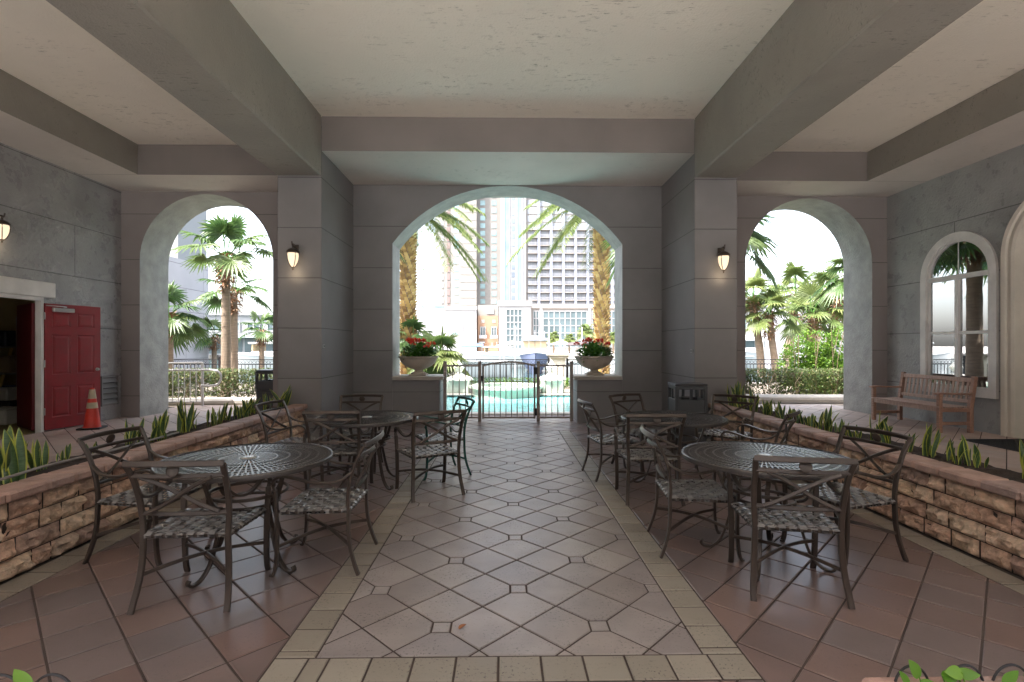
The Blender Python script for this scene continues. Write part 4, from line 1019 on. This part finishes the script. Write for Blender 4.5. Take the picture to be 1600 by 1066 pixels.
# ---------------------------------------------------------------- palms
def fan(mb, p, d, up, R_, seg=26, mi=0):
    # palmate leaf: folded segments spreading from p, droop at tips
    s = d.cross(up).normalized(); n = s.cross(d).normalized()
    base = random.random()
    for i in range(seg):
        a = math.radians(-125+250*i/(seg-1)); L_ = R_*(1-.25*abs(a)/2.2)*random.uniform(.9,1.05); dd = (d*math.cos(a)+s*math.sin(a)).normalized()
        side = n.cross(dd).normalized(); wv = R_*.058; b = len(mb.v); mb.rn = min(1, max(0, base*.7+random.random()*.3))
        dr = random.uniform(.18,.5)
        for t, q in ((.0,.25),(.38,1),(.66,.8),(1,.04)):
            c = p+dd*(L_*t)+n*(.10*R_*t)-Vector((0,0,1))*(dr*R_*max(0,t-.35)**1.7*1.6)
            for e in (-1,0,1): mb.v.append(tuple(c+side*(e*wv*q)+n*(abs(e)*wv*q*.55)))
        for j in range(3):
            for e in (0,1): k = b+j*3+e; mb.face((k,k+1,k+4,k+3), mi)
def fan_palm(name, loc, H, r, R_, nf, lab, leafm, skirt=.9, lean=0, group=None, pet=.8, span=118):
    T = thing(name, lab, 'palm tree', loc, 0, group)
    m_ = MB(); P = spline([(0,0,-.1),(lean*.2,0,H*.35),(lean*.7,0,H*.7),(lean,0,H)],5); N_ = len(P)
    m_.sweep(P, circ(r,14), scale=[1.15-.25*i/(N_-1)+(.12*random.random()) for i in range(N_)]); m_.build('trunk', M['bark'], T, smooth=True)
    top = Vector((lean,0,H)); m_ = MB()
    for i in range(260):
        a = random.uniform(0,2*PI); z = random.uniform(-skirt,.12); q = (z+skirt)/(skirt+.12); rr = r*(1.0+1.1*math.sin(q*PI*.9)); o = Vector((math.cos(a),math.sin(a),0))
        m_.rn = random.random(); leaf_pts(m_, top+o*rr*.8+Vector((0,0,z)), o+Vector((0,0,random.uniform(-.7,1.1))), Vector((0,0,1)), random.uniform(.14,.36)*(.5+r*2), .05+r*.12, 3)
    m_.build('old_leaf_bases', M['dead'], T, fixn=False)
    m_ = MB(); st = MB()
    for i in range(nf):
        a = i*2.399+random.uniform(-.3,.3); el = math.radians(84-span*(i/nf)**.85+random.uniform(-8,8)); d = Vector((math.cos(a)*math.cos(el), math.sin(a)*math.cos(el), math.sin(el)))
        pl = pet*random.uniform(.8,1.2); e = top+d*pl-Vector((0,0,.25*pl*math.cos(el))); mid = top+d*pl*.5
        st.tube([top+d*.05, mid, e], .014, 5); dl = (e-mid).normalized(); dl.z -= .25
        fan(m_, e, dl.normalized(), Vector((0,0,1)) if abs(d.z) < .9 else Vector((math.cos(a),math.sin(a),.2)), R_*random.uniform(.85,1.1))
    m_.build('crown', leafm, T, fixn=False); st.build('leaf_stalk', M['leaf'], T, fixn=False)
    return T
F, FY = M['frond'], M['frond_y']
fan_palm('fan_palm', (-7.85,14.6,.0), 3.95, .11, .82, 11, 'tallest fan palm in the left arch, with shaggy brown collar', F, .85, pet=.95, span=85)
fan_palm('fan_palm', (-10.1,15.6,.0), 2.35, .12, .70, 15, 'low fan palm at the left edge of the left arch, before the pale building', F, .55, pet=.7)
pB = fan_palm('fan_palm', (-9.25,17.7,0), 3.3, .12, .66, 10, 'slim fan palm just right of the tallest one in left arch', F, .7, pet=.8, span=95)
dup(pB, (-9.8,20.9,-.6), 1.0, 'short fan palm with bulky brown collar at the right edge of left arch', s=.80)
dup(pB, (-12.6,22.5,-.8), 2.0, 'small distant fan palm behind the slim one in the left arch', s=.8)
fan_palm('fan_palm', (-3.75,13.3,0), 4.35, .16, .75, 18, 'fan palm hanging its dark fronds into the upper left of the big arch', F, .6, pet=.75)
fan_palm('fan_palm', (3.72,13.2,0), 4.25, .16, .85, 18, 'fan palm hanging its dark green fronds into the upper right of the big arch', F, .6, pet=.7)
pC = fan_palm('fan_palm', (10.55,20.8,.3), 3.1, .13, .75, 15, 'sunlit fan palm at the left edge of the right arch, with a bulky collar', FY, 1.0, lean=-.35, pet=.85, span=105)
dup(pC, (11.05,20.6,-.2), 0.3, 'shorter sunlit fan palm with a leaning trunk, second from the left in the right arch', s=.95)
dup(pC, (14.5,22.8,-.4), 2.2, 'tall sunlit fan palm rising behind the lime green bush in the right arch', s=1.25)
dup(pC, (12.9,21.4,-.9), 4.0, 'sunlit fan palm with brown collar just above the lime green bush', s=1.15)
dup(pC, (14.2,25.5,-.2), 3.1, 'sunlit fan palm at the back of the cluster in the right arch', s=1.35)
fan_palm('fan_palm', (5.6,13.2,0), 4.3, .15, .85, 14, 'fan palm reaching dark fronds in from the upper left of the right arch', F, .6, pet=.85)
fan_palm('fan_palm', (12.3,17.4,0), 4.0, .15, .85, 14, 'fan palm with dark fronds at the right edge of the right arch', F, .6, pet=.8)
# low fan palm behind the left urn
fan_palm('fan_palm', (-2.1,16.9,0), 1.15, .10, .72, 16, 'low bushy fan palm behind the left urn', FY, .3, pet=.55)
fan_palm('fan_palm', (-3.1,17.6,0), 1.7, .10, .62, 12, 'greyish fan palm behind the red flowers of the left urn', F, .4, pet=.5)
def date_palm(loc, H, r, lab, turn):
    T = thing('date_palm', lab, 'palm tree', loc, turn, 'date palms with golden stubbed trunks')
    m_ = MB(); m_.sweep([(0,0,-.1),(0,0,H*.5),(0,0,H)], circ(r*.9,16)); m_.build('trunk', M['bark'], T, smooth=True)
    m_ = MB(); z = .1; k = 0
    while z < H:
        for i in range(9):
            a = 2*PI*(i+(k % 2)*.5)/9+k*.21; o = Vector((math.cos(a),math.sin(a),0)); t = Vector((-math.sin(a),math.cos(a),0)); m_.rn = random.random()*(1 if random.random() > .3 else .4)
            c = o*(r*.86)+Vector((0,0,z)); w_ = r*.30; l = random.uniform(.07,.13); b = [c-t*w_, c+t*w_, c+t*w_*.7+o*l+Vector((0,0,.13)), c-t*w_*.7+o*l+Vector((0,0,.13)), c+Vector((0,0,.12))-t*w_*.6, c+Vector((0,0,.12))+t*w_*.6]
            m_.add(b, [(0,1,2,3),(3,2,5,4),(0,3,4),(1,5,2)])
        z += .10; k += 1
    o_ = m_.build('boots', M['date_bark'], T, fixn=False)
    m_ = MB()
    for i in range(48):
        a = i*2.399; el = math.radians(78-108*(i/48)); L_ = random.uniform(2.6,3.3); d0 = Vector((math.cos(a)*math.cos(el),math.sin(a)*math.cos(el),math.sin(el))); P = []
        for j in range(15): t = j/14; P.append(Vector((0,0,H))+d0*(L_*t)-Vector((0,0,1))*(1.1*L_*.42*t**2.2))
        m_.tube(P, .016, 4, scale=[1-.8*j/14 for j in range(15)])
        for j in range(1, 15):
            for e in (-1,1):
                for q in (0,.2,.4,.6,.8):
                    if j == 14 and q: continue
                    p = P[j].lerp(P[min(14,j+1)], q); tn = (P[min(14,j+1)]-P[j-1]).normalized(); s = tn.cross(Vector((0,0,1))).normalized()*e
                    leaf_pts(m_, p, s+tn*.75+Vector((0,0,random.uniform(-.1,.5))), Vector((0,0,1)), .42*(1-.45*(j/14))*random.uniform(.8,1.1), .048, 2, .3, .45)
    m_.build('crown', FY, T, fixn=False)
    return T
date_palm((-3.28,17.6,0), 6.3, .25, 'date palm with golden stubbed trunk seen at the left side of the big arch', .3)
date_palm((3.38,17.6,0), 6.6, .25, 'date palm with golden stubbed trunk seen at the right side of the big arch', 1.4)

# ---------------------------------------------------------------- marina: boats, pilings, umbrellas
gel = mat('white_gelcoat', (.5,.5,.5), .3); navy = mat('grey_navy_cover', (.13,.15,.24), .7); tanw = mat('tan_shade', (.55,.40,.22), .5); chrome = M['steel']; dglass = mat('tinted_glass', (.06,.08,.09), .1)
def hull(mb, L_, B, H, mi=0, flare=.35):
    n, k = 14, 6; b = len(mb.v)
    for i in range(n+1):
        t = i/n; w_ = B/2*(1-max(0,(t-.45)/.55)**2.2)+.02; zt = H+.25*t*t*H
        for j in range(-k, k+1):
            q = j/k; x = w_*(abs(q)**.6)*(1 if q > 0 else -1)*(1-flare*(1-abs(q))*t); mb.v.append((x, -L_/2+L_*t*(1 if abs(q) > .5 else 1-.06*t), (-.35 if abs(q) < .01 else -.35+(zt+.35)*abs(q)**1.4)))
    for i in range(n):
        for j in range(2*k): o = b+i*(2*k+1)+j; mb.face((o,o+1,o+2*k+2,o+2*k+1), mi)
    for i in range(n): o = b+i*(2*k+1); mb.face((o,o+2*k,o+2*k+1+2*k,o+2*k+1), mi)
    mb.face([b+j for j in range(2*k+1)], mi)
def boat(name, loc, rz, L_, B, H, hm, lab, cabin=0, bimini=None, mast=0):
    T = thing(name, lab, 'boat', loc, rz); m_ = MB(); hull(m_, L_, B, H); m_.build('hull', hm, T, smooth=True)
    m_ = MB(); m_.sweep([(B/2*(1-max(0,(t-.45)/.55)**2.2)*s+.02*s, -L_/2+L_*t, H+.25*t*t*H+.03) for s, ts in ((1,[i/14 for i in range(15)]),(-1,[1-i/14 for i in range(15)])) for t in ts], rrect(.10,.10,.03)); m_.build('gunwale', gel, T)
    if cabin:
        w_ = B*.40; m_ = MB(); m_.bbox(-w_,-L_*.25,H,w_,L_*.12,H+cabin*.35,.08); m_.build('cabin', gel, T, smooth=True)
        for i in range(4): m_ = MB(); x = -w_+.08+i*(2*w_-.10)/4; m_.bbox(x,L_*.10,H+cabin*.36,x+(2*w_-.25)/4,L_*.115,H+cabin*.78,.02); m_.build('window', tanw, T)
        m_ = MB(); m_.bbox(-w_-.05,-L_*.28,H+cabin*.80,w_+.05,L_*.15,H+cabin*.92,.05); m_.bbox(-w_*.5,-L_*.2,H+cabin*.921,w_*.5,-L_*.05,H+cabin*1.05,.05); m_.build('roof', gel, T, smooth=True)
        m_ = MB(); m_.tube([(-w_*.8,0,H+cabin*.9),(-w_*.8,0,H+cabin*1.3)],.02,6); m_.tube([(0,-.4,H+cabin*1.05),(0,-.4,H+cabin*1.35)],.02,6); m_.build('antenna', gel, T)
    if bimini:
        m_ = MB(); m_.sweep([(-B*.38,-.4,H+1.25),(-B*.3,-.4,H+1.42),(0,-.4,H+1.48),(B*.3,-.4,H+1.42),(B*.38,-.4,H+1.25)], rrect(1.8,.06,.02)[0:], up=(0,0,1)); m_.build('bimini', bimini, T)
        for x in (-B*.38, B*.38):
            for y in (-1.2,.4): m_ = MB(); m_.tube([(x,y,H-.05),(x,y,H+1.25)],.02,6); m_.build('bimini_pole', chrome, T)
        m_ = MB(); m_.bbox(-.4,-.1,H-.3,.4,.6,H+.55,.08); m_.build('console', gel, T)
    if mast: m_ = MB(); m_.tube([(0,0,H),(0,0,H+mast)],.05,8); m_.tube([(0,-L_*.4,H+1),(0,0,H+1)],.06,8); m_.build('mast', gel, T)
    return T
boat('motor_yacht', (3.05,50,-1.1), math.radians(177), 9, 2.95, 1.55, navy, 'white motor yacht with grey-navy covered bow and tan windows, bow towards the pool', 1.9)
boat('motorboat', (-3.0,42,-1.1), math.radians(95), 7, 2.4, 1.25, gel, 'white open motorboat lying side-on with a navy sunshade, left of the covered yacht', 0, mat('navy_canvas', (.10,.16,.33), .7))
boat('motorboat', (5.9,36,-1.1), math.radians(215), 6, 2.2, 1.35, gel, 'white covered motorboat right of the pool pier', .0, mat('dark_canvas', (.08,.06,.06), .7))
boat('motorboat', (-1.2,60,-1.1), math.radians(80), 8, 2.6, 1.4, gel, 'small white cabin boat moored farther out, left of the covered yacht', 1.2)
boat('sailing_boat', (19.5,48,-1.1), math.radians(120), 9, 2.8, 1.5, gel, 'white sailing boat with a bare mast at the left of the right arch', 1.0, None, 7)
boat('motorboat', (24.5,52,-1.1), math.radians(100), 9, 2.8, 1.8, gel, 'white cabin cruiser moored behind the palms in the right arch', 1.6)
boat('motorboat', (-21,46,-1.1), math.radians(85), 8, 2.8, 1.6, gel, 'white cabin boat moored behind the hedge in the left arch', 1.4)
for i, (x, y) in enumerate([(-.3,46),(0.05,52),(1.0,44),(-2.6,48),(3.9,44),(5.0,45),(7.2,47),(20.6,45),(22.5,44),(18.4,40)]):
    m_ = MB(); m_.tube([(x,y,-1.5),(x,y,3.4-.2*(i%4))], .075, 10); m_.lathe([(.10,3.4-.2*(i%4)),(.0,3.62-.2*(i%4))],(x,y,0),10)
    wh = 'in the big arch' if x < 10 else 'in the right arch'; o = m_.build('piling', gel); s_ = [ordn[i], ordn[i-7] if i > 6 else ''][i > 6]
    xs = sorted([-.3,.05,1.0,-2.6,3.9,5.0,7.2]) if x < 10 else sorted([20.6,22.5,18.4])
    tag(o, f'white mooring piling standing in the marina {wh}, {ordn[xs.index(round(x,2))]} from the left', 'piling', 'white mooring pilings')
def parasol(loc, c, lab, R_=1.7):
    T = thing('parasol', lab, 'parasol', loc, 0, 'parasols on the far quay'); m_ = MB(); m_.tube([(0,0,0),(0,0,2.7)], .04, 8); m_.build('pole', gel, T)
    m_ = MB(); m_.lathe([(R_,1.95),(R_*.95,2.1),(0,2.9)], n=8); m_.build('canopy', mat('canvas_'+lab.split()[0], c, .8), T)
parasol((2.2,111,-.3), (.62,.38,.24), 'peach parasol on the far quay before the tall white pavilion', 3.2); parasol((12.5,111,-.3), (.7,.66,.6), 'cream parasol on the far quay right of the covered yacht', 2.6)
parasol((28.0,111,-.3), (.2,.16,.15), 'brown parasol on the far quay behind the right palm trunk', 2.6)
# life ring cabinet / red float seen in the right arch
T = thing('boat_lift', 'white boat lift frame carrying a red float in the right arch', 'boat lift', (19.2,31.0,0)); m_ = MB()
for x in (-1.2,1.2): m_.tube([(x,0,-1.2),(x,0,2.6)], .06, 8)
m_.tube([(-1.3,0,2.5),(1.3,0,2.9)], .06, 8); m_.build('frame', gel, T); m_ = MB(); m_.lathe([(0,-.75),(.3,-.6),(.42,0),(.3,.6),(0,.75)], (0.1,-.2,1.75), 14); m_.build('float', mat('red_vinyl', (.55,.03,.04), .5), T, smooth=True)

# ---------------------------------------------------------------- buildings beyond
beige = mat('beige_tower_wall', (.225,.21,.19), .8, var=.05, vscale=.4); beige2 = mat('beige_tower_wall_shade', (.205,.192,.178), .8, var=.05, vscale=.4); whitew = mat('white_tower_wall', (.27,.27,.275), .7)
peach = mat('peach_stucco', (.28,.17,.11), .8); ppale = mat('pale_peach_stucco', (.27,.245,.225), .8); blue = mat('blue_green_tower_glass', (.16,.26,.29), .15, var=.2, vscale=.6); wing = mat('tower_window', (.22,.33,.34), .15, var=.35, vscale=.25)
darkb = mat('balcony_recess', (.26,.275,.30), .6, var=.4, vscale=.3); pil = mat('pale_blue_pilaster', (.21,.225,.275), .7); railm = mat('grey_balcony_rail', (.30,.30,.32), .5); dwin = mat('dark_window', (.08,.11,.12), .15, var=.4, vscale=.5)
def inst(o, par, loc): c = o.copy(); col.objects.link(c); c.parent = par; c.location = loc; return c
# beige tower
T = thing('hotel_tower', 'tall beige hotel tower with columns of small blue-green windows', 'building', (0,0,0))
def bx(name, m, par, *a, b=0): q = MB(); (q.bbox(*a, b) if b else q.box(*a)); return q.build(name, m, par)
bx('wing', beige, T, -24.5,198,-.3,-10.5,225,78); bx('wing', beige2, T, -10.5,203,-.3,-1.3,225,75); bx('side_strip', whitew, T, -27.2,204,-.3,-24.5,225,76)
for k in range(22):
    z = 17+k*3; bx('floor_band', beige2, T, -16.7,197.9,z-.15,-10.52,197.99,z+.05)
w0 = bx('window', wing, T, -.95,-.12,0,.95,.05,1.9); w0.location = (-18.3,198,15.0)
f_ = MB(); f_.box(-1.1,-.16,-.15,1.1,-.122,0); f_.box(-1.1,-.16,1.9,1.1,-.122,2.05)
for k in range(19):
    for x, y in ((-18.3,198),(-8.3,203),(-3.8,203)):
        if k == 0 and x == -18.3: continue
        inst(w0, T, (x,y,15.0+3*k))
b0 = bx('balcony', mat('tower_brown_balcony', (.20,.14,.13), .7), T, -.6,-.3,0,.6,.05,2.3); b0.location = (-21.3,198,14.8)
for k in range(1,19): inst(b0, T, (-21.3,198,14.8+3*k))
c0 = bx('balcony', railm, T, -.4,-.3,0,.4,.05,2.0); c0.location = (-23.6,198,14.8)
for k in range(1,19): inst(c0, T, (-23.6,198,14.8+3*k))
# white middle tower
T = thing('white_tower', 'slender white tower with three vertical glass strips between the beige and the balconied towers', 'building', (0,0,0))
bx('wall', whitew, T, -1.28,199,-.3,8.7,225,80)
for x0, x1 in ((.55,2.1),(5.4,6.9)): bx('glass_strip', blue, T, x0,198.85,16,x1,198.995,76)
w1 = bx('window', mat('grey_tower_window', (.15,.18,.22), .15, var=.4, vscale=.3), T, -.62,-.12,0,.62,.0,2.0); w1.location = (3.75,198.99,16)
for k in range(1,20): inst(w1, T, (3.75,198.99,16+3*k))
for x in (.3,2.35,5.15,7.15): bx('pilaster', whitew, T, x-.2,198.6,14,x+.2,198.998,77)
# balconied tower
T = thing('balcony_tower', 'broad hotel tower on the right with a grid of balconies between pale blue pilasters', 'building', (0,0,0))
bx('wall', ppale, T, 8.72,200.5,-.3,52,225,80)
bal = None
for c in range(9):
    xc = 11.3+c*4.78
    bx('pilaster', pil, T, xc+1.85,199.2,14,xc+2.95,200.49,78)
    for k in range(11):
        z = 16.3+k*3.06
        if bal is None:
            q = MB(); q.box(-1.85,-.25,0,1.85,-.01,2.5, mi=0)
            for dx in (-1.3,-.45,.5): q.box(dx,-.32,0,dx+.22,-.251,2.3, mi=1)
            q.box(.85,-.32,0,1.5,-.251,2.3, mi=1)
            q.box(-1.85,-1.5,-.42,1.85,-.012,-.18, mi=2); q.box(-1.8,-1.5,.85,1.8,-1.42,.95, mi=3)
            for i in range(16): q.box(-1.8+i*.24,-1.49,-.18,-1.74+i*.24,-1.43,.85, mi=3)
            bal = q.build('balcony', [darkb, whitew, ppale, railm], T); bal.location = (xc,200.5,z)
        else: inst(bal, T, (xc,200.5,z))
for k in range(11,20):
    q = MB(); z = 16.3+k*3.06; q.box(9.3,200.3,z,51,200.49,z+2.4); 
    o = q.build('window_row', darkb, T)
# podium
def gwin(T, x0, x1, z0, z1, y, nx, nz, gl=None, fr=None):
    o = bx('window', gl or dwin, T, x0,y-.12,z0,x1,y-.001,z1); q = MB(); t = .13
    for i in range(nx+1): x = x0+(x1-x0)*i/nx; q.box(x-t,y-.30,z0,x+t,y-.121,z1)
    for i in range(nz+1): z = z0+(z1-z0)*i/nz; q.box(x0-t,y-.34,z-t,x1+t,y-.301,z+t)
    q.build('muntins', fr or whitew, o)
T = thing('white_podium', 'low white waterfront building left of the peach block, with a roof terrace', 'building', (0,0,0))
bx('wall', whitew, T, -60,152,-.3,-17,175,11.2); bx('wall', whitew, T, -17,150,-.3,-8.0,175,12.6); bx('cornice', whitew, T, -17.3,149.6,12.0,-7.8,149.99,12.9)
gwin(T, -15.4,-12.0,4.6,8.3,150,3,1,wing); 
for x in (-24.5,-20): bx('vent', beige2, T, x,151.9,6.6,x+1.2,151.99,7.8)
q = MB()
for i in range(14): q.lathe([(0,11.2),(.45,11.25),(.4,11.7),(.1,12.2)], (-27+i*.9,153.5,0), 8)
q.build('terrace_seating', darkb, T)['kind'] = 'stuff'
bx('sunshade', mat('blue_awning', (.10,.30,.55), .6), T, -24.5,153,13.0,-17.2,156,13.2); bx('sunshade', darkb, T, -16,154,12.9,-10.5,157,13.3)
T = thing('peach_block', 'peach stuccoed block with french windows between the two white pavilions', 'building', (0,0,0))
bx('wall', peach, T, -7.75,153,-.3,-1.6,175,10.4); bx('parapet', beige2, T, -7.75,153.5,10.42,-1.6,176,13.6); bx('vent', darkb, T, -5.0,153.2,11,-2.9,153.49,12.5)
for x in (-6.9,-3.6): gwin(T, x,x+1.4,4.4,7.0,153,2,1); bx('vent', ppale, T, x+.2,152.9,8.2,x+1.2,152.99,9.2); bx('balcony_rail', railm, T, x-.4,152,3.6,x+1.8,152.1,4.6)
bx('awning', darkb, T, -7.4,151.5,2.2,-5.6,152.99,2.6)
T = thing('white_pavilion', 'tall white waterfront pavilion with a high gridded window', 'building', (0,0,0))
bx('wall', whitew, T, -1.4,148,-.3,7.9,175,13.6); bx('cornice', whitew, T, -1.7,147.5,13.0,8.2,147.99,14.4); gwin(T, .75,5.3,.6,12.0,148,4,6)
T = thing('colonnade_hall', 'pale peach waterfront hall with wide gridded windows and a long cornice', 'building', (0,0,0))
bx('wall', ppale, T, 7.95,150.5,-.3,60,175,12.4); bx('cornice', ppale, T, 7.95,149.9,12.42,60,175,13.7)
for (x0,x1,n) in ((8.7,10.3,2),(11.6,24.5,8),(26.0,27.7,2),(30.6,33.0,2),(34.2,46,7)): gwin(T, x0,x1,1.0,11.6,150.5,n,5)
for x in (10.95,25.2,28.8,33.6): bx('pilaster', whitew, T, x-.45,150.0,0,x+.45,150.49,12.41)
T = thing('dark_canopy', 'long dark canopy of the quayside restaurant', 'canopy', (0,0,0)); bx('roof', darkb, T, 10,118,1.9,27,124,2.25)
for x in (10.3,14,18,22.5,26.7): bx('post', gel, T, x-.07,118.2,-.3,x+.07,118.4,1.9)
T = thing('tower_block', 'small pale block on the skyline far left in the big arch', 'building', (0,0,0)); bx('wall', mat('pale_blue_block', (.45,.48,.55), .8), T, -55,300,-.3,-49,315,34); bx('roof_band', whitew, T, -55.3,299.5,34.02,-48.7,315.5,35)
# left arch buildings
T = thing('side_building', 'pale lavender-grey building with a large white framed window in the left arch', 'building', (0,0,0))
lav = mat('lavender_render', (.42,.40,.42), .7, var=.06, vscale=3, bump=.3, bscale=20, extra=joints(0,.95,'Y',15,2.4,.02,.5))
bx('wall', lav, T, -22,12.0,-.05,-12.9,22.6,4.95); o = bx('window', M['glass'], T, -12.94,17.4,.6,-12.905,19.4,3.4); bx('window_backing', whitew, o, -12.90,17.4,.6,-12.895,19.4,3.4)
q = MB(); q.box(-12.99,17.25,.45,-12.90,17.4,3.55); q.box(-12.99,19.4,.45,-12.90,19.55,3.55); q.box(-12.99,17.4,3.4,-12.90,19.4,3.55); q.box(-12.99,17.4,.45,-12.90,19.4,.6); q.build('frame', M['white'], o)
T = thing('white_block', 'tall white building rising behind the pale grey one in the left arch', 'building', (0,0,0)); bx('wall', whitew, T, -30,27,-.05,-17.0,29.6,9.3); bx('cornice', whitew, T, -30.2,26.7,8.7,-16.7,26.99,9.4)
T = thing('waterfront_houses', 'low white waterfront building with dark shopfronts far behind the palms in the left arch', 'building', (0,0,0)); bx('wall', whitew, T, -62,98,-.3,-38,118,7.2)
bx('cornice', whitew, T, -62,97.5,7.22,-38,118,7.9)
for i in range(6): gwin(T, -60+i*3.8,-57.6+i*3.8,4.2,6.0,98,2,1); bx('shopfront', dwin, T, -60.5+i*3.8,97.9,.0,-57.2+i*3.8,97.99,2.9)
bx('awning', darkb, T, -61,95.5,2.95,-39,97.99,3.3)
# right arch building
T = thing('white_hotel', 'long white waterfront building with square windows and arcaded ground floor in the right arch', 'building', (0,0,0)); bx('wall', whitew, T, 36,86,-.3,84,110,9.0); bx('cornice', whitew, T, 36,85.5,9.02,84,110,9.8)
for i in range(9): gwin(T, 40+i*4.2,42.2+i*4.2,4.4,6.8,86,2,1,wing); bx('shopfront', dwin, T, 39.6+i*4.2,85.9,.0,42.4+i*4.2,85.99,2.9)
bx('awning', mat('pale_awning', (.6,.58,.56), .8), T, 37,83.5,3.0,83,85.99,3.25)
T = thing('pale_house', 'pale grey house corner at the right edge of the right arch', 'building', (0,0,0)); bx('wall', lav, T, 17.5,24,-.05,24,34,5.2)
# palms on the far quay
pq = fan_palm('fan_palm', (11.0,113,-.3), 3.6, .18, 1.3, 16, 'yellow-green palm on the far quay, first from the left', FY, .4, pet=.9)
for i, (x, s) in enumerate([(14.5,.9),(18.3,1.35),(24.5,1.0),(26.0,1.1),(37.5,1.0)]): dup(pq, (x,113+i*.5,-.3), i*1.1, f'yellow-green palm on the far quay, {ordn[i+1]} from the left', s=s)

# ---------------------------------------------------------------- seats seen through the window on the right
for i, (x, y) in enumerate([(9.6,8.3),(9.9,9.2)]):
    T = thing('dining_chair', ['dark dining chair behind the arched window, nearer one','dark dining chair behind the arched window, farther one'][i], 'chair', (x,y,.05), .4+i)
    for sx in (-.2,.2):
        for sy in (-.2,.2): bx('leg', M['iron'], T, sx-.02,sy-.02,0,sx+.02,sy+.02,.44)
    bx('seat', M['iron'], T, -.23,-.23,.442,.23,.23,.50,b=.02); bx('backrest', M['iron'], T, -.22,.18,.502,.22,.22,1.02,b=.015)

# unseen block added behind the viewer to cut low sky light
T = thing('sky_blocker', 'unseen grey block added behind the viewer to hold back low sky light', 'building', (0,0,0))
bx('wall', M['wall'], T, -34,-22,-.05,34,-15,13)
for i in range(14):
    for z in (1.0,4.6,8.2): bx('window', dwin, T, -31+i*4.6,-15.05,z,-29.2+i*4.6,-14.97,z+2.1)
